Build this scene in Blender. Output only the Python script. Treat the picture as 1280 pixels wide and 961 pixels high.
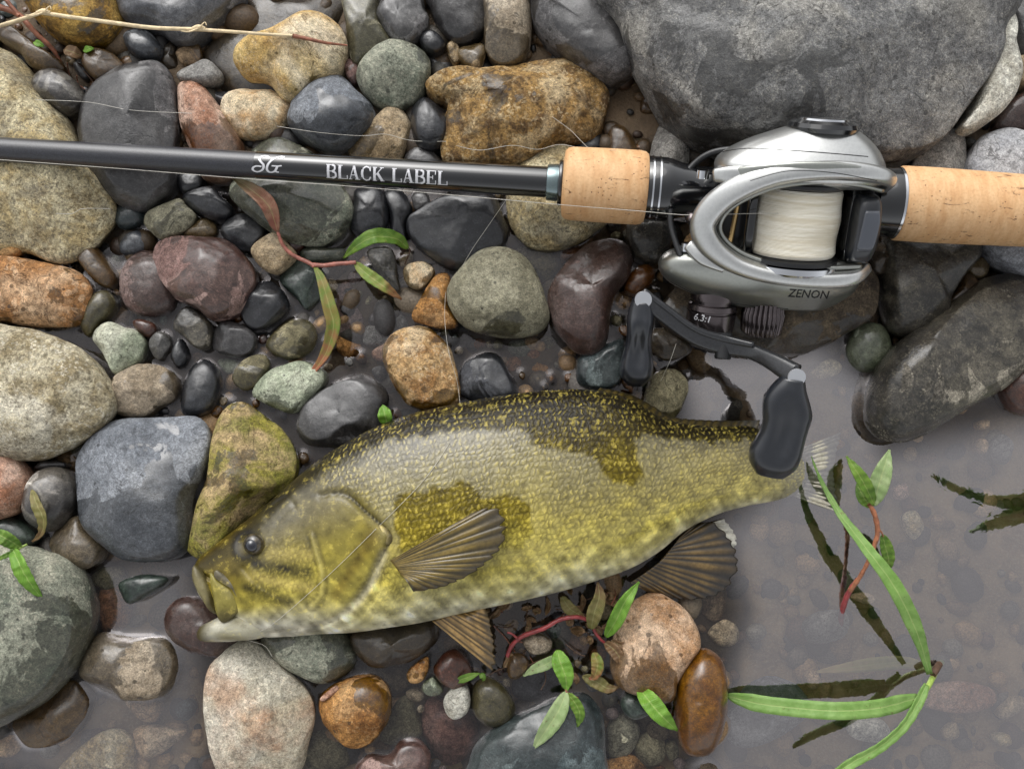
import bpy, bmesh, math, random
import numpy as np
from mathutils import Vector, Matrix
from mathutils.bvhtree import BVHTree

sc = bpy.context.scene
for _o in list(bpy.data.objects):
    bpy.data.objects.remove(_o)
C = sc.collection
R = math.radians

# ------------------------------------------------------------------ camera, sky, sun, exposure
CAM_H = 0.52            # metres above the water surface (z = 0)
FPX = 1204.0            # focal length in photo pixels (photo is 1280 x 961)
TILT = math.atan2(160.0, FPX)
cam = bpy.data.cameras.new('camera')
cam.sensor_width = 36.0
cam.lens = 36.0 * FPX / 1280.0
cam.clip_start = 0.01
cam.clip_end = 100.0
cam_o = bpy.data.objects.new('camera', cam)
cam_o.location = (0, 0, CAM_H)
cam_o.rotation_euler = (TILT, 0, 0)
C.objects.link(cam_o)
sc.camera = cam_o

SUN_EL, SUN_AZ = R(42), R(-20)     # overcast light from the top of the picture, a little left
world = bpy.data.worlds.new('World')
sc.world = world
world.use_nodes = True
wt = world.node_tree
sky = wt.nodes.new('ShaderNodeTexSky')
sky.sky_type = 'NISHITA'
sky.sun_disc = False
sky.sun_elevation = SUN_EL
sky.sun_rotation = SUN_AZ
sky.air_density = 1.0
sky.dust_density = 4.0
sky.ozone_density = 1.0
hs = wt.nodes.new('ShaderNodeHueSaturation')
hs.inputs['Saturation'].default_value = 0.10
wt.links.new(sky.outputs[0], hs.inputs['Color'])
wt.links.new(hs.outputs[0], wt.nodes['Background'].inputs[0])
wt.nodes['Background'].inputs[1].default_value = 0.15

sun = bpy.data.lights.new('sun', 'SUN')
sun.energy = 0.5
sun.angle = R(58)
sun.color = (1.0, 0.975, 0.94)
sun_o = bpy.data.objects.new('sun', sun)
# light travels from the sun: direction towards the sun = (sin az, cos az, tan el)
_d = Vector((math.sin(SUN_AZ) * math.cos(SUN_EL), math.cos(SUN_AZ) * math.cos(SUN_EL), math.sin(SUN_EL)))
sun_o.rotation_euler = _d.to_track_quat('Z', 'Y').to_euler()
sun_o.location = _d * 3
C.objects.link(sun_o)

vs = sc.view_settings
vs.view_transform = 'Standard'
vs.look = 'None'
vs.exposure = 0.55
vs.gamma = 1.0
vs.use_curve_mapping = False
sc.cycles.max_bounces = 8
sc.cycles.transparent_max_bounces = 12
sc.cycles.volume_bounces = 1
sc.cycles.caustics_reflective = False
sc.cycles.caustics_refractive = False
sc.cycles.use_denoising = True

# ------------------------------------------------------------------ helpers
CA, SA = math.cos(TILT), math.sin(TILT)
def P(u, v, z):
    """photo pixel -> the point of the scene at height z (metres)"""
    x = (u - 640.0) / FPX; y = -(v - 480.5) / FPX
    dy = y * CA + SA; dz = y * SA - CA
    t = (z - CAM_H) / dz
    return Vector((x * t, dy * t, z))
def Pn(uv, z):
    uv = np.asarray(uv, float)
    x = (uv[..., 0] - 640.0) / FPX; y = -(uv[..., 1] - 480.5) / FPX
    dy = y * CA + SA; dz = y * SA - CA
    t = (z - CAM_H) / dz
    return np.stack([x * t, dy * t, np.broadcast_to(z, x.shape) + 0 * x], -1)

def lin(c):
    c = np.asarray(c, float) / 255.0
    return tuple(np.where(c <= 0.04045, c / 12.92, ((c + 0.055) / 1.055) ** 2.4))
def L4(c, k=1.0):
    a = lin(c)
    return (a[0] * k, a[1] * k, a[2] * k, 1.0)

def mesh_obj(name, verts, faces, mat=None, parent=None, smooth=True, loc=None):
    me = bpy.data.meshes.new(name)
    verts = np.asarray(verts, np.float32)
    if isinstance(faces, tuple) and isinstance(faces[0], np.ndarray):      # quads and triangles together
        q, t3 = faces
        me.vertices.add(len(verts)); me.vertices.foreach_set('co', verts.ravel())
        li = np.concatenate([q.ravel(), t3.ravel()]).astype(np.int32)
        me.loops.add(len(li)); me.loops.foreach_set('vertex_index', li)
        me.polygons.add(len(q) + len(t3))
        me.polygons.foreach_set('loop_start', np.concatenate([np.arange(len(q)) * 4, len(q) * 4 + np.arange(len(t3)) * 3]).astype(np.int32))
        me.update(calc_edges=True); me.validate()
    elif isinstance(faces, np.ndarray) and faces.ndim == 2:
        n, k = faces.shape
        me.vertices.add(len(verts)); me.vertices.foreach_set('co', verts.ravel())
        me.loops.add(n * k); me.loops.foreach_set('vertex_index', faces.astype(np.int32).ravel())
        me.polygons.add(n)
        me.polygons.foreach_set('loop_start', np.arange(0, n * k, k, dtype=np.int32))
        me.update(calc_edges=True); me.validate()
    else:
        me.from_pydata([tuple(v) for v in verts], [], [tuple(int(i) for i in f) for f in faces])
        me.update()
    if smooth:
        me.polygons.foreach_set('use_smooth', np.ones(len(me.polygons), bool))
    if mat: me.materials.append(mat)
    o = bpy.data.objects.new(name, me)
    C.objects.link(o)
    if loc is not None: o.location = loc
    if parent: o.parent = parent
    return o

def empty(name, loc=(0, 0, 0)):
    o = bpy.data.objects.new(name, None)
    o.location = loc; o.empty_display_size = 0.01
    C.objects.link(o)
    return o
def tag(o, label=None, cat=None, group=None, kind=None):
    if label: o['label'] = label
    if cat: o['category'] = cat
    if group: o['group'] = group
    if kind: o['kind'] = kind
    return o

def catmull(pts, n, closed=True):
    """resample a polyline through Catmull-Rom to n points spaced evenly"""
    p = np.asarray(pts, float); m = len(p)
    out = []
    S = 12
    segs = m if closed else m - 1
    for i in range(segs):
        if closed: a, b, c, d = p[(i - 1) % m], p[i], p[(i + 1) % m], p[(i + 2) % m]
        else: a, b, c, d = p[max(i - 1, 0)], p[i], p[i + 1], p[min(i + 2, m - 1)]
        for k in range(S):
            t = k / S
            out.append(0.5 * ((2 * b) + (c - a) * t + (2 * a - 5 * b + 4 * c - d) * t * t + (3 * b - a - 3 * c + d) * t ** 3))
    out.append(p[0] if closed else p[-1])
    out = np.array(out)
    s = np.concatenate([[0], np.cumsum(np.linalg.norm(np.diff(out, axis=0), axis=1))])
    q = np.linspace(0, s[-1], n + 1)[:-1] if closed else np.linspace(0, s[-1], n)
    return np.stack([np.interp(q, s, out[:, k]) for k in range(p.shape[1])], -1)

def grid_faces(nu, nv, closed_v=False):
    i = np.arange(nu - 1)[:, None]; j = np.arange(nv if closed_v else nv - 1)[None, :]
    a = i * nv + j; b = i * nv + (j + 1) % nv; c = (i + 1) * nv + (j + 1) % nv; d = (i + 1) * nv + j
    return np.stack([a, b, c, d], -1).reshape(-1, 4)

def waves(rng, n, kmin, kmax):
    d = rng.normal(size=(n, 3)); d /= np.linalg.norm(d, axis=1)[:, None]
    return d * rng.uniform(kmin, kmax, n)[:, None], rng.uniform(0, 6.28, n)
def wave_noise(p, w):
    return np.sin(p @ w[0].T + w[1]).sum(-1) / math.sqrt(len(w[1]) / 2.0) * 0.5

def seg_dist(pts, poly, closed=False):
    """distance of points (N,2) to a polyline"""
    pts = np.asarray(pts, float); poly = np.asarray(poly, float)
    if closed: poly = np.vstack([poly, poly[:1]])
    best = np.full(len(pts), 1e9)
    for a, b in zip(poly[:-1], poly[1:]):
        ab = b - a; t = np.clip(((pts - a) @ ab) / max(ab @ ab, 1e-12), 0, 1)
        best = np.minimum(best, np.linalg.norm(pts - (a + t[:, None] * ab), axis=1))
    return best
def inside(pts, poly):
    pts = np.asarray(pts, float); poly = np.asarray(poly, float)
    r = np.zeros(len(pts), bool); x, y = pts[:, 0], pts[:, 1]
    j = len(poly) - 1
    for i in range(len(poly)):
        xi, yi = poly[i]; xj, yj = poly[j]
        c = ((yi > y) != (yj > y)) & (x < (xj - xi) * (y - yi) / (yj - yi + 1e-15) + xi)
        r ^= c; j = i
    return r
def sdf(pts, poly):
    d = seg_dist(pts, poly, True)
    return np.where(inside(pts, poly), -d, d)
def sstep(a, b, x):
    t = np.clip((x - a) / (b - a), 0, 1)
    return t * t * (3 - 2 * t)

def tube(path, rad, n=8, cap=True):
    """path (N,3) metres, rad scalar or (N,) -> verts, faces"""
    p = np.asarray(path, float); N = len(p)
    r = np.broadcast_to(np.asarray(rad, float), (N,))
    t = np.gradient(p, axis=0); t /= np.linalg.norm(t, axis=1)[:, None] + 1e-12
    up = np.array([0, 0, 1.0]) if abs(t[0][2]) < 0.9 else np.array([0, 1.0, 0])
    V = []
    for i in range(N):
        a = np.cross(t[i], up); a /= np.linalg.norm(a) + 1e-12
        up = np.cross(a, t[i])
        ang = np.arange(n) * 2 * math.pi / n
        V.append(p[i] + r[i] * (np.cos(ang)[:, None] * a + np.sin(ang)[:, None] * up))
    V = np.concatenate(V)
    F = [tuple(f) for f in grid_faces(N, n, True)]
    if cap:
        F.append(tuple(range(n)))
        F.append(tuple(range((N - 1) * n, N * n))[::-1])
    return V, F

# ---- node helper
class NT:
    def __init__(s, tree): s.t = tree
    def n(s, typ, _o=None, **kw):
        nd = s.t.nodes.new('ShaderNode' + typ)
        for k, v in kw.items():
            if k.startswith('i_'):
                key = k[2:]
                key = int(key) if key.isdigit() else key.replace('_', ' ')
                s.set(nd.inputs[key], v)
            else: setattr(nd, k, v)
        return nd.outputs[_o] if _o is not None else nd.outputs[0]
    def set(s, sock, v):
        if isinstance(v, bpy.types.NodeSocket): s.t.links.new(v, sock)
        else: sock.default_value = v
    def m(s, op, a, b=0.0, c=0.0, clamp=False):
        nd = s.t.nodes.new('ShaderNodeMath'); nd.operation = op; nd.use_clamp = clamp
        s.set(nd.inputs[0], a); s.set(nd.inputs[1], b); s.set(nd.inputs[2], c)
        return nd.outputs[0]
    def mr(s, v, a, b, c=0.0, d=1.0, smooth=True):
        nd = s.t.nodes.new('ShaderNodeMapRange')
        nd.interpolation_type = 'SMOOTHSTEP' if smooth else 'LINEAR'
        for i, x in enumerate((v, a, b, c, d)): s.set(nd.inputs[i], x)
        return nd.outputs[0]
    def mix(s, f, a, b, blend='MIX'):
        nd = s.t.nodes.new('ShaderNodeMix'); nd.data_type = 'RGBA'; nd.blend_type = blend
        s.set(nd.inputs[0], f); s.set(nd.inputs[6], a); s.set(nd.inputs[7], b)
        return nd.outputs[2]
    def noise(s, vec, scale, detail=3.0, rough=0.55, dist=0.0):
        return s.n('TexNoise', 0, i_Vector=vec, i_Scale=scale, i_Detail=detail, i_Roughness=rough, i_Distortion=dist)
def new_mat(name):
    m = bpy.data.materials.new(name); m.use_nodes = True
    t = m.node_tree; t.nodes.clear()
    out = t.nodes.new('ShaderNodeOutputMaterial')
    return m, NT(t), out
def principled(nt, out, **kw):
    b = nt.t.nodes.new('ShaderNodeBsdfPrincipled')
    for k, v in kw.items(): nt.set(b.inputs[k.replace('_', ' ')], v)
    nt.t.links.new(b.outputs[0], out.inputs[0])
    return b

# ------------------------------------------------------------------ stone shader (one group, many settings)
def build_stone_group():
    g = bpy.data.node_groups.new('stone_surface', 'ShaderNodeTree')
    I = g.interface
    def sock(n, t, d):
        s_ = I.new_socket(n, in_out='INPUT', socket_type=t); s_.default_value = d
    sock('ColA', 'NodeSocketColor', (.2, .2, .2, 1)); sock('ColB', 'NodeSocketColor', (.1, .1, .1, 1)); sock('ColC', 'NodeSocketColor', (.4, .4, .4, 1))
    sock('Seed', 'NodeSocketFloat', 0.0); sock('Mottle', 'NodeSocketFloat', 60.0); sock('Speck', 'NodeSocketFloat', 500.0)
    sock('SpeckAmt', 'NodeSocketFloat', 0.3); sock('Wet', 'NodeSocketFloat', 0.4); sock('Bump', 'NodeSocketFloat', 0.4); sock('Vein', 'NodeSocketFloat', 0.0)
    sock('WetLine', 'NodeSocketFloat', 0.003)
    I.new_socket('WetSlope', in_out='INPUT', socket_type='NodeSocketVector')
    I.new_socket('Shader', in_out='OUTPUT', socket_type='NodeSocketShader')
    nt = NT(g)
    gi = g.nodes.new('NodeGroupInput'); go = g.nodes.new('NodeGroupOutput')
    G = gi.outputs
    tc = nt.n('TexCoord', 'Object')
    sv = nt.n('CombineXYZ', 0, i_X=G['Seed'], i_Y=nt.m('MULTIPLY', G['Seed'], 1.7), i_Z=nt.m('MULTIPLY', G['Seed'], -2.3))
    va = g.nodes.new('ShaderNodeVectorMath'); va.operation = 'ADD'
    g.links.new(tc, va.inputs[0]); g.links.new(sv, va.inputs[1])
    v = va.outputs[0]
    n1 = nt.noise(v, G['Mottle'], 7.0, 0.62, 0.4)
    n0 = nt.noise(v, nt.m('MULTIPLY', G['Mottle'], 0.35), 4.0, 0.55, 0.8)
    col = nt.mix(nt.mr(n1, .40, .62), G['ColA'], G['ColB'])
    col = nt.mix(nt.m('MULTIPLY', nt.mr(n0, .50, .66), 0.55), col, G['ColC'])
    # mineral specks: pale and dark crystals
    dn = nt.n('TexNoise', 'Color', i_Vector=v, i_Scale=nt.m('MULTIPLY', G['Speck'], 2.2), i_Detail=3.0)
    vd = g.nodes.new('ShaderNodeVectorMath'); vd.operation = 'MULTIPLY_ADD'
    g.links.new(dn, vd.inputs[0]); vd.inputs[1].default_value = (.0015, .0015, .0015); g.links.new(v, vd.inputs[2])
    vor = nt.n('TexVoronoi', 'Color', i_Vector=vd.outputs[0], i_Scale=nt.m('MULTIPLY', G['Speck'], 3.0), i_Randomness=1.0)
    sepb = g.nodes.new('ShaderNodeSeparateColor'); g.links.new(vor, sepb.inputs[0])
    light = nt.m('MULTIPLY', nt.mr(sepb.outputs[0], .60, .85), G['SpeckAmt'])
    dark = nt.m('MULTIPLY', nt.mr(sepb.outputs[1], .62, .85), G['SpeckAmt'])
    clump = nt.mr(nt.noise(v, nt.m('MULTIPLY', G['Speck'], .3), 3.0), .38, .60)
    col = nt.mix(nt.m('MULTIPLY', light, clump), col, G['ColC'])
    col = nt.mix(nt.m('MULTIPLY', dark, nt.m('SUBTRACT', 1.15, clump)), col, nt.mix(1.0, G['ColB'], (.35, .33, .32, 1), 'MULTIPLY'))
    # veins
    vn = nt.noise(v, nt.m('MULTIPLY', G['Mottle'], .6), 3.0, .5, 1.2)
    vm = nt.mr(nt.m('ABSOLUTE', nt.m('SUBTRACT', vn, .5)), .004, .022, 1.0, 0.0)
    col = nt.mix(nt.m('MULTIPLY', vm, G['Vein']), col, nt.mix(.6, G['ColC'], (.75, .72, .66, 1)))
    # hairline cracks, only here and there
    ck = nt.noise(v, nt.m('MULTIPLY', G['Mottle'], .5), 4.0, .6, 1.8)
    ckm = nt.m('MULTIPLY', nt.mr(nt.m('ABSOLUTE', nt.m('SUBTRACT', ck, .47)), .0015, .0075, 1.0, 0.0), nt.mr(n0, .46, .56))
    col = nt.mix(nt.m('MULTIPLY', ckm, .6), col, nt.mix(1.0, G['ColB'], (.3, .27, .24, 1), 'MULTIPLY'))
    grain = nt.noise(v, 1250.0, 5.0, .85)
    midn = nt.noise(v, 330.0, 5.0, .7, .6)
    mk_ = nt.mr(midn, .3, .7, .46, 1.5, False)
    col = nt.mix(1.0, col, nt.n('CombineColor', 0, **{'i_0': mk_, 'i_1': mk_, 'i_2': mk_}), 'MULTIPLY')
    col = nt.mix(1.0, col, nt.n('CombineColor', 0, **{'i_0': nt.mr(grain, .30, .70, .30, 1.70, False), 'i_1': nt.mr(grain, .30, .70, .30, 1.70, False), 'i_2': nt.mr(grain, .30, .70, .30, 1.70, False)}), 'MULTIPLY')
    # wet film: patches with crisp edges, splash drops, and a soaked band at the waterline
    wn = nt.noise(v, 26.0, 5.0, .60, .9)
    dp = g.nodes.new('ShaderNodeVectorMath'); dp.operation = 'DOT_PRODUCT'
    g.links.new(tc, dp.inputs[0]); g.links.new(G['WetSlope'], dp.inputs[1])
    wn = nt.m('ADD', wn, dp.outputs['Value'])
    thr = nt.mr(G['Wet'], 0.0, 1.0, .74, .26, False)
    wet = nt.mr(wn, nt.m('SUBTRACT', thr, .012), nt.m('ADD', thr, .012))
    dv = nt.n('TexVoronoi', 'Distance', i_Vector=v, i_Scale=130.0, i_Randomness=1.0)
    drop = nt.mr(nt.m('ADD', dv, nt.m('MULTIPLY', nt.noise(v, 60.0, 2.0), .55)), .36, .39, 1.0, 0.0)
    geo = nt.n('SeparateXYZ', 2, i_Vector=nt.n('NewGeometry', 'Position'))
    soak = nt.m('SUBTRACT', nt.m('ADD', G['WetLine'], nt.mr(nt.noise(v, 40.0, 3.0), .3, .7, -.003, .0065, False)), geo)
    soakm = nt.m('MULTIPLY', nt.mr(soak, -.0006, .0006), nt.mr(geo, -.004, -.001, .35, 1.0))
    W = nt.m('MAXIMUM', nt.m('MAXIMUM', wet, nt.m('MULTIPLY', drop, nt.mr(G['Wet'], .05, .2))), soakm)
    hsv = nt.n('HueSaturation', 0, i_Saturation=1.32, i_Value=.33, i_Color=col)
    colw = nt.mix(W, col, hsv)
    # dry skin: paler, dusty
    rough = nt.m('ADD', nt.mr(W, 0, 1, .78, .34, False), nt.m('MULTIPLY', nt.m('SUBTRACT', grain, .5), .2))
    hgt = nt.m('ADD', nt.m('ADD', nt.m('MULTIPLY', n1, 1.0), nt.m('MULTIPLY', midn, .45)), nt.m('MULTIPLY', grain, .40))
    hgt = nt.m('SUBTRACT', hgt, nt.m('MULTIPLY', ckm, .35))
    hgt = nt.m('ADD', hgt, nt.m('MULTIPLY', nt.mr(nt.n('TexVoronoi', 'Distance', i_Vector=v, i_Scale=nt.m('MULTIPLY', G['Speck'], .45)), 0, .35), .16))
    bump = nt.n('Bump', 0, i_Strength=G['Bump'], i_Distance=.0022, i_Height=hgt)
    soft = nt.n('Bump', 0, i_Strength=nt.m('MULTIPLY', G['Bump'], .5), i_Distance=.0016, i_Height=nt.m('ADD', nt.m('ADD', n1, nt.m('MULTIPLY', midn, .3)), nt.m('MULTIPLY', wn, .5)))
    b = g.nodes.new('ShaderNodeBsdfPrincipled')
    for k, s_ in (('Base Color', colw), ('Roughness', rough), ('Normal', bump), ('Coat Normal', soft), ('Coat Weight', nt.m('MULTIPLY', W, 1.0))):
        nt.set(b.inputs[k], s_)
    nt.set(b.inputs['Coat Roughness'], nt.mr(midn, .35, .65, .05, .30, False))
    b.inputs['Coat IOR'].default_value = 1.45
    b.inputs['Specular IOR Level'].default_value = .35
    g.links.new(b.outputs[0], go.inputs[0])
    return g
STONE_G = build_stone_group()
ALB = 0.92
def stone_mat(pal, wet, seed, bump=None, wetline=0.003, gain=1.0, slope=(0, 0, 0)):
    A, B, Cc, ms, ss, sa, bp, vein = PAL[pal]
    m, nt, out = new_mat('stone_' + pal)
    g = nt.t.nodes.new('ShaderNodeGroup'); g.node_tree = STONE_G
    rr = random.Random(seed)
    j = rr.uniform(.90, 1.08) * gain
    g.inputs['ColA'].default_value = L4(A, ALB * j); g.inputs['ColB'].default_value = L4(B, ALB * j); g.inputs['ColC'].default_value = L4(Cc, ALB)
    g.inputs['Seed'].default_value = seed * 0.173 % 7.0
    g.inputs['Mottle'].default_value = ms * rr.uniform(.85, 1.15); g.inputs['Speck'].default_value = ss
    g.inputs['SpeckAmt'].default_value = sa * .65; g.inputs['Wet'].default_value = wet
    g.inputs['Bump'].default_value = bp if bump is None else bump; g.inputs['Vein'].default_value = vein
    g.inputs['WetLine'].default_value = wetline
    g.inputs['WetSlope'].default_value = slope
    nt.t.links.new(g.outputs[0], out.inputs[0])
    return m
# palette: main, second, crystal colour (sRGB), mottle scale, speck scale, speck amount, relief, veins
PAL = {
 'ochre':   ((158,120,52),(104,78,34),(206,172,96),70,420,.35,.55,0),
 'slate':   ((122,126,132),(98,102,108),(164,166,168),45,700,.35,.22,0),
 'bluegrey':((140,142,147),(110,112,118),(182,181,180),40,700,.30,.22,0),
 'dkbrown': ((98,86,70),(70,60,50),(140,124,98),60,420,.5,.6,0),
 'brown':   ((132,108,82),(98,78,58),(164,142,112),60,500,.35,.4,0),
 'rust':    ((148,100,66),(112,72,46),(184,142,108),60,480,.4,.4,0),
 'black':   ((66,67,71),(46,47,51),(104,106,111),50,520,.3,.30,0),
 'char':    ((106,104,104),(82,81,82),(146,144,142),55,520,.4,.38,0),
 'grey':    ((142,140,136),(112,110,106),(178,174,166),55,520,.5,.38,0),
 'granite': ((106,101,92),(60,57,51),(186,178,160),90,420,.8,.7,0),
 'boulder': ((134,134,133),(108,108,108),(180,176,166),44,520,.7,.9,0),
 'cream':   ((206,192,158),(178,154,108),(228,220,196),46,300,.55,.55,0),
 'creamgr': ((216,204,168),(192,172,126),(108,102,90),80,300,.95,.65,0),
 'yellowst':((206,178,116),(168,134,76),(236,230,210),28,480,.35,.25,0),
 'quartz':  ((230,212,178),(196,158,110),(238,228,206),60,300,.2,.6,.0),
 'gold':    ((176,140,84),(106,80,48),(228,206,164),110,260,.75,1.0,0),
 'pink':    ((186,148,126),(150,104,78),(216,196,180),50,480,.4,.35,0),
 'purple':  ((142,114,108),(112,86,80),(186,162,152),45,520,.35,.3,0),
 'maroon':  ((128,92,80),(98,66,58),(164,130,116),60,520,.4,.35,0),
 'redgrey': ((130,110,104),(100,74,66),(164,150,146),55,420,.5,.5,0),
 'green':   ((142,144,128),(106,112,98),(198,192,172),60,360,.6,.45,0),
 'palegrn': ((166,172,150),(130,138,116),(206,204,186),40,420,.3,.35,.0),
 'dkgreen': ((92,106,98),(66,78,72),(140,152,140),70,360,.5,.4,.0),
 'teal':    ((88,98,100),(64,74,76),(128,138,136),60,420,.4,.35,0),
 'olive':   ((132,124,96),(102,96,72),(166,158,128),55,480,.4,.4,0),
 'olivegr': ((150,146,124),(122,118,98),(176,172,150),45,620,.35,.3,0),
 'tan':     ((176,156,126),(142,122,92),(206,192,166),55,480,.4,.4,0),
 'tangrey': ((162,148,128),(132,118,98),(190,180,162),55,560,.4,.35,0),
 'orange':  ((174,126,70),(132,88,44),(206,170,122),75,360,.6,.5,0),
 'orangegr':((194,160,112),(162,120,72),(222,202,168),80,300,.7,.7,0),
 'congl':   ((188,136,86),(140,96,50),(228,196,160),75,110,.75,.9,0),
 'bigtan':  ((196,186,158),(152,138,106),(226,220,202),70,260,.8,.7,0),
 'mossy':   ((146,138,60),(184,160,118),(104,112,34),58,300,.6,.9,0),
 'white':   ((214,212,200),(176,172,158),(120,118,110),60,300,.6,.5,0),
 'pinkgr':  ((190,180,156),(180,148,120),(206,204,192),30,420,.4,.45,.0),
 'caramel': ((178,124,64),(144,92,42),(202,160,108),40,700,.25,.18,0),
 'beige':   ((194,166,138),(160,122,86),(214,196,176),34,640,.45,.3,0),
 'bandgrey':((128,124,120),(88,84,82),(186,178,166),35,480,.3,.35,.7),
 'peach':   ((198,166,128),(168,132,94),(222,204,176),60,420,.4,.3,0),
}

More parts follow.
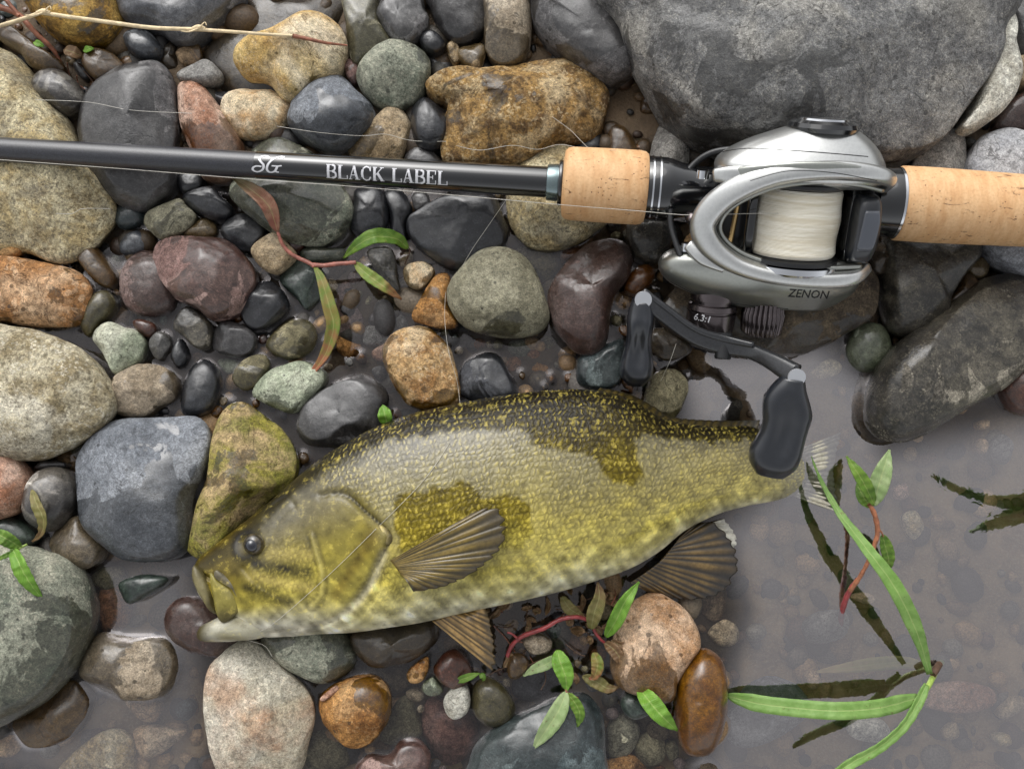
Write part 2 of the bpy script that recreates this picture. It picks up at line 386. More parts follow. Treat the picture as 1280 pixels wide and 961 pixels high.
# ------------------------------------------------------------------ stones: crop|outline|top mm|height factor|palette|wet|facets|label
CROPS = {'a1': (0, 0), 'b1': (320, 0), 'c1': (640, 0), 'd1': (960, 0), 'a2': (0, 240), 'b2': (320, 240), 'c2': (640, 240), 'd2': (960, 240),
         'a3': (0, 480), 'd3': (960, 480), 'a4': (0, 721), 'b4': (320, 721), 'c4': (640, 721), 'd4': (960, 721)}
STONES = """
a1|130,-60 560,-60 610,80 600,150 540,215 430,240 310,205 220,140 150,50|26|.7|ochre|.35|0|algae-stained ochre stone at the top edge under the pale dry stalk
a1|570,-70 1190,-70 1140,40 1060,120 1000,170 930,205 850,190 790,150 640,110 600,40|24|.6|bluegrey|.5|0|blue-grey stone with dark wet patches at the top edge, crossed by the dry stalk
p|255,60 300,0 330,-25 430,-25 436,50 405,110 330,160 285,135 262,100|10|.5|dkbrown|.7|2|large dark brown stone at the top, partly under the yellow and white stone
a1|625,190 660,155 740,160 800,230 790,280 720,295 650,260|14|.8|slate|.55|0|small shiny grey pebble just below the blue-grey stone and the dry stalk
a1|820,240 880,225 900,300 890,350 840,360 810,310|4|.8|dkbrown|.9|1|small dark wet pebble above the upright dark slab with grey lichen
a1|890,260 990,225 1010,290 990,330 930,335 895,300|8|.8|brown|.6|3|small angular brown-grey pebble with a pale facet above the speckled grey one
a1|890,370 960,330 1040,305 1110,370 1100,410 1030,435 950,420 900,400|13|.8|grey|.1|2|small oblong light grey speckled stone above the pink-brown one
a1|520,240 600,170 635,240 600,280 560,275|6|.8|rust|.8|0|small reddish brown pebble tucked behind the ochre stone
a1|600,310 640,275 690,300 670,350 620,345|6|.8|orange|.7|0|tiny orange-brown pebble between the grey-brown oval and the dark slab
a1|415,310 440,265 500,250 570,275 615,330 600,375 520,410 460,385 430,350|17|.75|brown|.6|1|smooth brown-grey oval stone near the red twigs at upper left
a1|370,320 420,300 450,380 420,400 380,360|6|.8|char|.8|0|small dark stone in the gap left of the brown-grey oval stone
a1|165,420 210,365 290,355 370,400 420,470 410,540 340,575 270,550 200,500 170,460|18|.75|bandgrey|.75|0|dark oval stone with pale bands lying against the big cream granite
a1|-10,180 40,130 110,170 200,240 300,310 310,350 230,365 150,330 100,270 20,220|14|.7|brown|.5|0|long brown stone beneath the red twigs in the upper left corner
p|-45,70 10,68 40,90 60,120 85,150 95,175 112,210 135,235 140,265 115,300 80,320 30,314 -45,310|24|.42|creamgr|.05|0|big cream granite boulder at the left edge under the rod
p|100,150 112,118 150,90 195,82 215,100 222,130 222,190 218,235 180,262 140,250 110,215 102,180|22|.5|char|.7|2|large upright dark grey slab with pale grey lichen under the rod
a1|895,440 960,415 1020,440 1080,510 1160,640 1220,740 1200,820 1150,900 1020,890 960,760 910,640 895,540|17|.75|pink|.25|0|long pink-brown stone slanting under the rod
a1|1060,470 1190,470 1200,520 1150,580 1100,540|6|.7|black|.6|3|small black stone with a pale facet left of the cream quartz lump
b1|-170,570 -150,500 -60,450 40,445 130,490 185,530 180,600 130,660 30,700 -80,690 -150,640|17|.75|quartz|.05|4|cracked cream and orange quartz lump just above the rod
b1|-100,290 -60,230 60,190 150,140 240,90 340,95 420,150 455,230 430,340 370,400 280,420 200,490 130,490 70,420 -30,400 -80,350|28|.65|yellowst|.12|1|smooth yellow and white stone under the tip of the dry stalk
b1|165,610 190,520 260,440 350,395 430,390 500,450 580,540 585,620 530,680 460,730 370,760 260,720 190,660|22|.65|slate|.4|0|rounded blue-grey stone, wet dark below, above the letters on the rod
b1|460,740 520,680 600,600 660,545 720,550 770,620 770,690 720,800 600,830 500,810|14|.7|tan|.3|3|flat-faced tan stone touching the rod from above
b1|775,600 790,530 840,495 910,530 960,600 960,690 920,740 850,750 790,700|16|.75|black|.55|0|smooth blue-black stone left of the rough golden rock
b1|740,800 790,740 850,735 910,780 930,830 860,870 780,860|8|.7|char|.6|0|small dark stone half under the rod below the blue-black one
b1|510,370 560,300 640,245 740,232 820,260 865,320 860,400 820,490 740,535 640,540 570,500 520,430|24|.75|green|.15|2|round greenish speckled granite stone at upper middle
b1|440,310 490,300 520,340 510,410 480,420 450,370|10|.7|purple|.5|0|small purple-brown stone wedged left of the greenish granite
b1|440,-60 610,-60 620,90 660,170 690,235 640,260 570,290 500,320 470,270 460,150|20|.7|olivegr|.45|2|long grey stone standing at the top edge above the greenish granite
b1|605,80 640,0 680,-60 800,-60 850,60 860,120 800,220 720,240 680,200 630,140|22|.7|char|.6|1|dark grey rounded stone at the top edge, dull sheen on top
b1|815,200 860,155 910,175 945,230 910,270 850,260|15|.85|black|.5|0|small blue-black pebble right of the greenish granite
b1|865,290 930,275 990,340 960,375 900,390 870,340|6|.7|char|.8|0|small dark wet stone under the blue-black pebble
b1|955,230 985,205 1015,240 1020,300 990,320 960,270|11|.8|tan|.4|1|narrow tan pebble, left one of the tan pair above the golden rock
b1|1010,260 1060,225 1130,225 1150,270 1120,350 1080,360 1030,320|15|.8|tan|.2|3|lumpy tan pebble, right one of the tan pair above the golden rock
b1|860,-60 1160,-60 1170,80 1120,170 1050,215 980,200 910,130 880,60|20|.6|char|.8|2|wide dark glossy stone at the top edge above the tan pair
p|608,-15 660,-15 664,30 662,60 650,80 625,85 609,70 606,30|22|.75|tangrey|.35|1|upright grey-tan stone at the top edge, wet purple-brown at its foot
p|530,112 545,98 580,92 620,90 680,80 715,80 745,98 757,120 750,150 735,170 700,180 660,198 600,205 560,200 556,165 560,135 540,128|26|.5|gold|.15|5|big rough golden quartz rock above the rod
c1|90,0 60,-80 480,-80 540,80 600,270 620,340 560,390 480,410 330,330 180,210 110,110|30|.6|char|.45|0|large smooth dark grey stone leaning on the huge boulder
p|765,-35 1240,-35 1253,50 1240,90 1205,145 1180,180 1130,198 1040,205 960,200 900,185 845,160 800,90 775,40|62|.45|boulder|.20|1|huge grey pitted boulder with dark wet patches behind the reel
d1|1150,60 1200,50 1235,100 1225,200 1255,320 1250,420 1200,520 1110,600 1020,640 980,620 1040,540 1080,420 1100,250|34|.45|white|.05|0|white speckled stone hugging the right side of the huge boulder
d1|1180,70 1260,10 1400,10 1400,280 1270,290 1225,200|20|.5|char|.5|0|dark grey stone in the upper right corner beside the white one
d1|1130,-70 1400,-70 1400,0 1270,20 1180,10|12|.5|black|.8|0|black stone at the very top right corner
d1|1250,290 1330,285 1390,330 1340,410 1265,400|18|.7|tan|.2|0|small tan stone at the right edge between white and dark stones
d1|1190,530 1280,470 1420,460 1420,640 1250,650 1140,640|14|.5|redgrey|.55|2|dark purplish rough stone at the right edge below the white one
d1|985,880 1010,780 1070,690 1180,650 1260,660 1400,720 1400,1330 1180,1320 1050,1120|30|.45|bluegrey|.15|1|light grey stone with wet drip marks at the right edge under the cork
d1|700,850 830,680 960,650 985,750 975,870 900,960 760,960|20|.5|grey|.2|2|grey stone wedged between the huge boulder and the cork handle
c1|455,760 460,660 490,630 560,650 610,720 630,800 550,850 470,830|6|.75|brown|.7|0|brown oval stone in the dark gap behind the fore cork
c1|640,560 650,480 690,470 720,540 700,575|4|.8|brown|.6|0|small brown pebble in the dark gap at the foot of the boulder
c1|690,790 720,660 760,610 830,640 880,720 880,830 800,900 710,880|14|.7|grey|.25|2|grey stone with a dark hollow between the boulder and reel seat
c1|385,640 425,585 455,600 445,655|2|.8|char|.9|0|tiny dark pebble right of the golden rock tip
c1|310,700 380,650 450,690 440,760 340,770|5|.7|black|.9|1|black wet stone between golden rock and fore cork
p|635,255 645,215 665,195 705,185 740,220 757,275 745,290 722,304 695,313 660,305 640,285|18|.55|creamgr|.1|2|pitted yellow granite stone under the fore cork
a2|575,130 600,75 650,60 710,85 720,140 670,175 600,180|3|.7|teal|.9|0|small wet grey pebble with a pale spot beside the cream boulder
a2|725,160 740,110 820,70 900,40 940,80 985,130 920,200 820,240 760,205|9|.65|olivegr|.25|2|olive-grey speckled stone below the dark lichen slab
a2|915,35 960,0 1060,-20 1120,40 1165,80 1150,120 1080,140 1000,110|9|.7|black|.85|0|glossy black pointed stone left of the reddish curled leaf
a1|880,870 1000,860 1015,940 960,975 900,955|5|.7|black|.8|0|small black stone under the rod beside the dark slab
a2|915,210 970,160 1030,135 1085,180 1070,225 1000,240|2|.7|tan|.7|0|small tan pebble behind the big purple-red stone
a2|1110,180 1190,115 1270,130 1330,200 1270,290 1220,295 1130,240|7|.6|black|.8|2|faceted black wet stone above the purple-red stone
p|290,240 308,200 345,175 385,188 425,230 441,262 432,290 410,305 380,306 350,296 315,272|22|.6|green|.35|3|large grey-green granite stone under the rod beneath the logo
a2|600,270 640,215 700,195 745,230 740,280 690,310 620,315|2|.7|slate|.85|0|small blue-grey oval pebble, wet, above the mottled brown stone
a2|385,310 420,265 470,265 540,350 575,410 570,460 545,480 490,455 440,400 400,350|7|.75|brown|.75|0|dark brown oblong stone at the lower right of the cream boulder
a2|555,350 580,310 620,315 615,360 580,375|0|.7|green|.8|0|tiny pale green pebble between two brown stones
a2|600,480 610,400 660,330 750,300 850,340 890,440 880,570 820,615 730,620 650,590 610,540|7|.55|redgrey|.35|0|round mottled brown stone left of the purple-red stone
a2|770,330 800,260 900,230 1050,232 1150,260 1240,340 1275,430 1260,500 1200,590 1120,635 1050,635 980,580 890,540 830,470 780,400|19|.55|purple|.5|1|big smooth purple-red stone left of the red-stemmed sprig
b2|-80,560 -30,480 50,450 110,470 165,550 150,610 80,670 0,690 -60,650|7|.6|black|.75|1|black wet stone at the lower right of the purple-red one
a2|405,640 440,560 490,505 540,500 575,550 560,600 500,660 450,720 410,690|6|.7|olive|.6|0|olive oval stone between the orange conglomerate and pale green stone
a2|465,730 510,670 560,650 620,680 680,690 725,750 700,840 640,880 590,915 560,860 520,800|9|.65|palegrn|.15|3|pale mint-green stone at left centre
a2|665,650 710,640 770,660 780,700 740,725 690,700|2|.7|maroon|.6|0|small brick-pink pebble above the grey wet ones
a2|750,750 790,700 840,710 855,770 810,840 770,820|2|.7|grey|.9|2|small grey wet pebble right of the pale mint-green stone
a2|860,830 880,760 910,735 945,810 930,860 890,880|2|.8|black|.9|0|tiny black teardrop pebble below the black-and-white granite
a2|875,650 910,590 960,580 1040,640 1055,690 1040,770 990,785 920,720 880,690|7|.65|granite|.3|2|black-and-white granite stone below the purple-red one
a2|1065,760 1085,680 1140,650 1240,680 1290,740 1260,810 1180,825 1090,800|4|.6|char|.55|1|flat grey stone with a black wet rim below the purple-red stone
a2|1085,850 1130,830 1210,850 1200,890 1130,905|-3|.6|palegrn|.9|0|pale submerged pebble above the mossy rock
p|292,468 300,455 318,445 330,444 338,456 330,475 318,485 305,488 294,480|4|.7|olive|.3|2|small tan-olive block left of the pale blue-green craggy stone
p|-45,415 20,412 70,420 110,445 135,480 140,510 120,540 80,560 40,573 -45,560|26|.4|bigtan|.06|1|huge tan speckled boulder at the left edge
p|-45,325 10,322 60,330 95,340 115,360 112,380 100,405 60,408 20,405 -45,395|17|.55|congl|.15|2|orange pebbly conglomerate stone at the left edge
a2|-40,290 0,255 60,255 105,290 90,320 0,335|8|.7|orange|.3|0|small orange stone at the left edge between cream and conglomerate boulders
p|140,490 150,470 175,457 205,460 222,475 220,495 200,510 180,523 155,520 142,510|12|.7|tangrey|.2|3|brown-grey lumpy stone above the slate-blue one
p|227,500 232,475 245,455 262,452 275,470 273,495 262,515 240,520 228,515|6|.6|black|.8|0|oval black stone with a wet grey ring above the slate-blue stone
p|317,490 330,470 350,458 380,452 405,463 408,478 395,495 372,515 350,512 325,500|9|.6|palegrn|.2|4|pale blue-green craggy stone under the drooping leaf tip
b2|50,770 100,690 180,640 270,650 305,720 280,790 190,840 100,820|3|.5|olive|.35|1|tan mottled stone barely above water left of the drooping leaf
b2|120,420 170,360 250,345 330,390 350,440 330,510 260,585 210,540 140,470|5|.55|dkgreen|.6|2|dark green-grey stone under the red stem of the sprig
b2|-20,290 50,225 110,210 160,260 200,310 160,370 90,405 10,360|12|.65|tan|.2|3|tan and grey stone beside the upper red stem
b2|150,235 200,225 240,265 210,295 170,295|4|.7|maroon|.7|0|small dark red pebble under the grey-green granite
b2|220,300 270,275 360,280 440,285 430,330 360,345 260,350|2|.6|green|.8|0|flat green oval pebble behind the red stem
b2|340,380 400,350 470,360 440,410 380,440|-2|.6|dkbrown|.9|0|dark brown submerged pebble below the green oval
b2|470,170 490,60 500,-10 620,-20 660,70 660,170 600,230 520,225|7|.65|black|.75|0|black oblong stone right of the grey-green granite
b2|640,0 720,-10 780,80 750,160 750,260 680,240 670,120|4|.7|black|.85|0|narrow black ridge stone left of the big black one
b2|750,150 800,100 880,60 1000,20 1180,20 1240,130 1255,230 1180,330 1010,390 880,330 780,240|14|.5|black|.7|1|big smooth black stone just below the rod
b2|780,10 840,0 870,40 860,80 800,95|3|.7|char|.85|0|small dark stone between the rod and the black stones
b2|735,400 770,360 840,350 890,390 880,440 820,485 760,465|4|.65|quartz|.3|2|small wrinkled white quartz pebble below the big black stone
b2|710,345 745,300 785,310 770,370 730,385|1|.7|tan|.7|0|tiny tan pebble touching the wrinkled quartz pebble
b2|555,300 640,275 690,310 710,420 720,500 660,470 600,400|3|.6|granite|.6|2|ridged grey and black stone under the green leaf
b2|785,600 830,520 880,440 920,410 970,430 965,560 1010,660 960,685 850,665 790,640|9|.65|orange|.35|3|golden triangular stone left of the big olive-grey stone
p|560,360 580,330 605,312 635,312 660,330 680,370 685,400 665,418 620,419 585,408 565,388|24|.6|olivegr|.12|0|big smooth olive-grey stone above the back of the fish
b2|390,560 410,460 460,440 500,520 540,620 500,690 420,720 395,640|-1|.5|redgrey|.9|1|long grey submerged stone right of the drooping leaf
b2|525,700 600,640 640,550 700,570 760,660 700,740 560,765|0|.5|grey|.9|3|pale grey submerged stone above the orange granite
b2|400,725 480,730 530,780 480,830 410,795|-2|.6|orange|.9|0|brown submerged pebble below the drooping leaf
b2|580,800 640,760 680,780 660,840 600,840|-3|.6|pink|.9|0|pinkish submerged pebble left of the orange granite
p|480,435 490,418 515,410 540,415 560,435 572,470 572,500 550,514 520,510 500,492 484,462|18|.65|orangegr|.25|3|rounded orange and cream granite stone above the fish
p|577,492 578,460 595,445 620,443 640,470 646,498 610,506|8|.6|black|.45|2|black stone with a grey flat top touching the fish back
p|372,525 380,505 400,488 440,470 465,475 485,495 480,520 470,545 430,557 390,556 375,540|13|.55|char|.7|2|dark rough grey stone with a small green leaf beside the fish
b2|580,890 630,870 655,920 610,945|0|.7|char|.9|0|tiny dark pebble between dark rough stone and orange granite
c2|20,300 70,260 150,260 220,340 220,400 170,450 110,400|-1|.5|olive|.8|0|olive oval stone in water right of the big olive-grey one
c2|245,310 290,280 340,290 320,335 260,350|1|.6|rust|.8|0|small reddish pebble above the red-brown kidney stone
c2|190,600 185,520 230,420 330,310 440,250 550,260 595,330 580,430 520,510 490,620 470,740 400,800 320,790 230,700|21|.6|redgrey|.55|1|kidney-shaped dark red-brown stone left of the reel handle
c2|585,150 700,130 800,150 790,280 740,345 640,335 590,260|12|.6|granite|.45|0|dark speckled stone beneath the reel seat
c2|565,480 600,400 660,365 710,390 700,450 620,510|8|.7|rust|.6|0|small brown oval stone above the far end of the reel handle
c2|495,215 520,198 555,218 540,250 500,242|0|.7|olive|.9|0|tiny olive pebble in the water below the fore cork
c2|320,880 340,820 470,760 550,740 560,820 530,960 420,990 340,960|8|.6|teal|.6|2|dark teal stone below the red-brown kidney stone, by the fish
c2|-10,745 110,738 120,790 60,825 -10,805|-4|.6|green|.9|0|greenish submerged pebble under the big olive-grey stone
c2|70,865 140,828 200,860 170,935 110,940|-3|.7|orange|.9|2|golden submerged pebble near the back of the fish
c2|-40,840 20,815 60,850 30,900 -30,890|-5|.7|rust|.9|0|brown submerged pebble left of the golden one by the fish
c2|60,800 120,770 150,810 110,840|-5|.7|rust|.9|0|reddish submerged pebble above the golden one by the fish
c2|690,700 780,680 880,750 880,810 770,840 690,780|3|.5|dkbrown|.7|2|brown stone in the water under the reel handle bar
p|830,380 900,320 1000,300 1070,325 1092,350 1085,395 1050,420 1000,440 940,443 880,432 840,415|24|.45|dkbrown|.3|4|broad rough brown rock under the reel
p|805,502 815,470 840,462 858,475 856,500 838,526 815,518|7|.6|olive|.3|2|yellowish stone at the fish back below the reel handle
d2|505,280 590,255 612,330 575,405 515,390|14|.7|dkbrown|.6|3|small dark broken stone right of the reel under the thumb bar
d2|590,230 800,215 1020,220 1060,320 980,420 900,540 890,610 830,670 720,710 630,690 590,560 570,380|22|.55|granite|.65|3|large dark craggy stone under the rear cork
d2|905,545 960,470 990,405 1055,460 1030,515 930,572|8|.6|brown|.6|4|sharp brown stone between the craggy and the long dark stones
d2|1000,385 1060,330 1105,370 1080,425 1030,425|5|.7|tan|.6|2|small tan wet stone beside the sharp brown one
d2|395,800 420,700 480,660 560,670 610,740 600,830 540,890 450,890|4|.55|palegrn|.5|0|round green cobble in the pool below the reel
p|1085,505 1090,475 1110,440 1145,410 1180,385 1220,355 1255,345 1295,350 1310,400 1285,455 1245,490 1200,515 1150,543 1115,548 1090,530|26|.5|granite|.5|1|long dark speckled stone running to the right edge of the pool
p|1250,488 1258,462 1300,440 1330,480 1300,515 1268,514|9|.6|maroon|.5|0|red-brown stone at the right edge below the long dark one
a3|-70,400 0,345 60,360 130,440 140,520 100,620 20,665 -70,660|18|.65|pink|.05|0|smooth pinkish tan stone at the left edge
a3|130,600 160,480 240,420 320,425 375,500 380,600 330,690 250,735 160,700 130,650|17|.7|bandgrey|.45|0|dark oval stone with a white dry patch left of the slate-blue stone
a3|250,780 300,720 390,660 450,730 520,810 490,890 420,920 340,890 270,840|11|.65|tangrey|.4|1|brown-grey oval stone below the slate-blue one, left side
p|97,590 98,570 115,545 145,528 200,525 240,522 258,532 264,555 255,590 242,620 240,670 228,690 200,698 160,695 130,675 105,650|22|.42|slate|.40|1|large flat slate-blue stone with dark wet patches and drops
p|243,690 238,680 248,630 260,600 268,545 285,515 310,508 340,530 368,565 370,597 340,628 300,662 265,697|20|.6|mossy|.15|4|mossy yellow-green and pink rock above the fish head
a3|175,420 220,385 320,390 322,418 240,428|4|.7|char|.8|0|small flat dark pebble above the dark oval with the white patch
a3|360,345 390,300 430,295 405,365|1|.7|olive|.8|0|tiny olive pebble at the upper left of the slate-blue stone
a3|-60,680 60,660 180,750 150,810 20,830 -60,820|8|.6|dkgreen|.7|0|dark stone at the left edge under the bamboo-like leaves
p|-45,695 20,684 55,690 90,705 110,740 115,770 105,810 80,850 50,880 0,908 -45,920|30|.5|green|.25|1|big grey-green boulder in the lower left with leaves on it
a4|80,720 150,660 280,560 380,510 450,580 460,640 400,760 300,830 170,850 110,800|2|.5|brown|.7|2|brown wet stone in the pool below the grey-green boulder
a4|415,430 440,350 520,280 650,300 820,310 885,390 890,480 840,580 740,610 600,595 480,540 420,480|8|.55|tangrey|.45|1|square grey-brown stone half wet in the lower left pool
a4|500,60 600,50 640,160 610,250 520,290 480,170|-3|.5|rust|.9|0|brown submerged stone above the square grey-brown one
a4|600,30 700,-10 830,0 820,40 730,100 650,135 610,90|8|.65|dkgreen|.6|0|small grey-green wet pebble below the slate-blue stone
a4|450,10 520,-45 600,-45 610,20 530,65|-1|.6|olive|.8|0|olive submerged pebble left of the small grey-green wet one
a4|835,210 870,130 950,95 1040,130 1100,200 1250,320 1180,380 1060,400 930,360 850,290|9|.5|redgrey|.4|0|round purplish grey stone beneath the jaw of the fish
p|262,900 262,850 270,825 295,805 315,800 345,825 380,860 392,890 385,925 370,968 300,990 275,962|26|.6|pinkgr|.08|4|big pale pink and grey rock at the bottom edge below the fish head
a4|620,620 700,600 790,640 770,720 700,725 640,670|-6|.6|peach|.9|1|tan pebble under water below the square grey-brown stone
a4|660,770 740,750 860,770 920,780 820,870 720,920 670,860|-6|.6|peach|.9|2|peach-coloured wedge under water in the lower left pool
a4|280,960 380,860 480,790 560,770 640,810 655,890 610,1010 300,1010|-1|.5|cream|.6|1|mottled cream stone just under water at the bottom left
a4|-30,790 60,760 90,830 50,900 -30,900|-9|.6|peach|.9|0|faint tan stone under water in the bottom left corner
a4|870,655 925,615 965,660 930,720 885,705|-6|.6|teal|.9|0|tiny blue-grey pebble under water left of the pale pink rock
b4|45,330 60,250 200,190 400,230 480,320 495,420 430,500 330,530 220,490 100,410|15|.65|green|.25|0|smooth grey-green stone under the throat of the fish
b4|480,330 500,260 700,210 880,210 910,270 870,350 740,430 600,440 530,400|14|.6|dkbrown|.75|1|dark brown glossy stone under the belly of the fish
b4|320,620 360,560 450,510 560,490 640,530 675,610 660,710 600,800 530,845 440,840 370,760 330,700|14|.6|orange|.3|1|rounded orange-brown granite stone at the bottom, ringed by water
b4|322,605 390,548 412,565 345,618|12|.4|pink|.2|3|small flat pale pink chip on the orange-brown stone
b4|620,810 690,640 760,600 810,690 825,790 740,840|-1|.6|olive|.8|2|olive-brown submerged stone right of the orange-brown granite
b4|755,480 800,430 860,400 855,480 820,525 770,525|6|.75|orange|.4|1|small orange knob-like pebble below the pelvic fin
b4|890,460 930,390 990,360 1060,420 1070,500 1000,560 920,520|10|.7|maroon|.55|2|small sparkling red-brown stone beside the pelvic fin
b4|830,545 880,500 935,560 900,592 850,585|4|.6|palegrn|.3|1|tiny pale green pebble below the sparkling red-brown stone
b4|940,610 980,560 1050,550 1070,620 1050,680 990,710 950,670|9|.7|white|.1|3|small white angular pebble on the maroon stone
b4|825,720 850,640 900,600 1040,660 1110,720 1110,820 1060,900 960,945 880,880 830,790|1|.55|maroon|.8|1|maroon-brown stone just under water at the bottom middle
b4|1080,640 1090,540 1160,500 1240,550 1290,640 1270,720 1190,750 1110,710|5|.6|olive|.7|0|brown-grey wet stone with a bright glint right of the white pebble
b4|495,950 560,890 660,890 720,820 800,810 860,860 865,930 800,1020 520,1020|6|.6|purple|.5|1|dark purple heart-shaped stone at the bottom edge
b4|160,960 300,770 440,855 440,960 220,1020|-5|.5|olive|.9|0|dull brown submerged stone between the pink rock and purple heart stone
b4|560,440 740,430 770,530 700,590 590,560|-4|.5|dkbrown|.9|0|dark submerged stone under the glossy brown one
p|588,950 600,922 640,895 690,873 730,868 750,898 756,945 750,1000 590,1000|12|.5|teal|.5|1|large dark grey-green stone at the bottom edge under a leaf sprig
c4|0,540 60,475 170,445 235,520 228,595 130,625 20,605|-1|.5|black|.8|0|charcoal submerged stone left of the leaf sprig
c4|-25,440 5,380 60,390 85,440 40,500 -10,500|5|.7|brown|.6|2|small brown lump below the tip of the pelvic fin
c4|55,315 120,275 195,315 185,370 100,385|6|.7|tangrey|.4|2|light grey-brown stone between the red stems
c4|495,420 540,230 610,130 720,80 820,130 900,220 935,320 880,410 820,520 800,600 740,620 660,590 560,560 510,500|16|.5|beige|.3|1|large flat pinkish-tan stone below the anal fin
c4|825,560 850,460 920,370 980,360 1050,430 1075,560 1065,720 1010,850 930,890 860,870 825,760|17|.65|caramel|.8|0|glossy caramel-orange oval stone at the bottom right
c4|545,610 600,570 685,620 685,685 610,712 555,670|2|.65|dkgreen|.8|0|small dark green stone below the flat pinkish-tan stone
c4|475,800 500,720 560,690 630,740 632,810 580,890 490,895|0|.6|olivegr|.8|0|grey round submerged stone at the bottom, left of the caramel one
c4|620,850 660,790 740,790 770,860 750,920 680,945 630,910|-1|.6|olive|.8|0|olive-brown round submerged stone at the bottom near the caramel one
c4|455,950 560,885 660,930 655,1010 460,1010|-2|.6|orange|.8|0|brown submerged stone at the bottom edge right of the large dark one
c4|860,950 930,895 1000,900 1050,960 1010,1020 870,1020|1|.5|dkbrown|.8|0|dark brown stone at the bottom edge below the caramel oval
c4|680,740 760,715 785,790 740,825 690,800|-3|.6|dkbrown|.9|0|dark submerged pebble between small dark green and olive-brown stones
c4|765,850 820,825 835,890 790,915|-3|.6|olive|.9|0|tiny olive submerged pebble touching the caramel oval
p|905,908 910,885 930,868 960,848 1000,860 1012,890 980,920 930,937|0|.45|bluegrey|.8|1|blue-grey stone just under water beneath the lower grass blade
p|886,792 905,775 924,785 922,804 902,808|-6|.6|tan|.9|1|pale pebble under water right of the flat pinkish-tan stone
p|866,745 900,735 907,765 888,775|-3|.6|brown|.9|1|brown pebble under water at the edge of the anal fin
d4|185,250 240,190 340,170 410,200 400,290 320,330 220,330|-4|.5|grey|.9|1|pale speckled stone under water at the foot of the red stem
d4|780,640 820,560 940,530 1100,550 1150,610 1100,660 950,680|-2|.5|pink|.8|2|pinkish stone just under water right of the grass joint
d4|415,760 470,720 580,720 620,790 560,830 440,810|-4|.6|white|.9|1|whitish speckled stone under water beside the drooping grass stem
d4|190,495 240,465 268,530 222,565|-5|.6|peach|.9|0|small tan pebble under water between grass blades
d4|890,780 950,735 965,800 905,820|-7|.6|tan|.9|0|small tan pebble under water below the pinkish stone
d4|1165,690 1260,600 1310,640 1210,710|-6|.6|tan|.9|0|long tan pebble under water at the lower right edge
d4|425,105 490,78 545,110 500,135|-6|.6|peach|.9|0|small flat peach pebble under water beside the tall grass blade
d4|1155,815 1210,790 1225,835 1180,850|-6|.6|cream|.9|0|tiny cream pebble under water in the bottom right corner
d4|1180,900 1220,890 1230,950 1190,960|-1|.6|black|.9|0|tiny dark stub near the bottom right corner
d4|700,740 760,720 790,770 740,800|-9|.6|brown|.9|0|faint brown pebble under water below the grass joint
d3|1045,310 1080,268 1112,300 1090,348|-6|.6|peach|.9|0|small round peach pebble under water at the right
d3|1135,290 1190,248 1245,300 1212,395 1150,375|-8|.6|grey|.9|1|faint grey stone under water at the right, beside a peach pebble
d3|690,665 750,635 790,720 735,775|-8|.6|cream|.9|0|faint cream stone under water right of the red stem
d3|640,520 700,495 710,560 655,575|-7|.6|pink|.9|0|faint pink pebble under water above the red stem leaves
d3|1055,190 1110,175 1115,215 1070,225|-7|.6|peach|.9|0|small peach pebble under water below the long dark stone
d3|225,295 330,265 395,300 300,345|-8|.6|orange|.9|0|faint orange pebble under water right of the big handle knob
d2|215,890 310,835 372,868 340,915 250,930|-4|.6|cream|.9|1|cream mottled pebble under water left of the green cobble
"""
M_PER_PX = CAM_H / FPX
WATERLINES = []           # outlines at the water surface, for the meniscus
STONE_PX = []; STONE_LABELS = []
STONE_TOPS = []           # (centre, outline, zc, h) for the height lookup
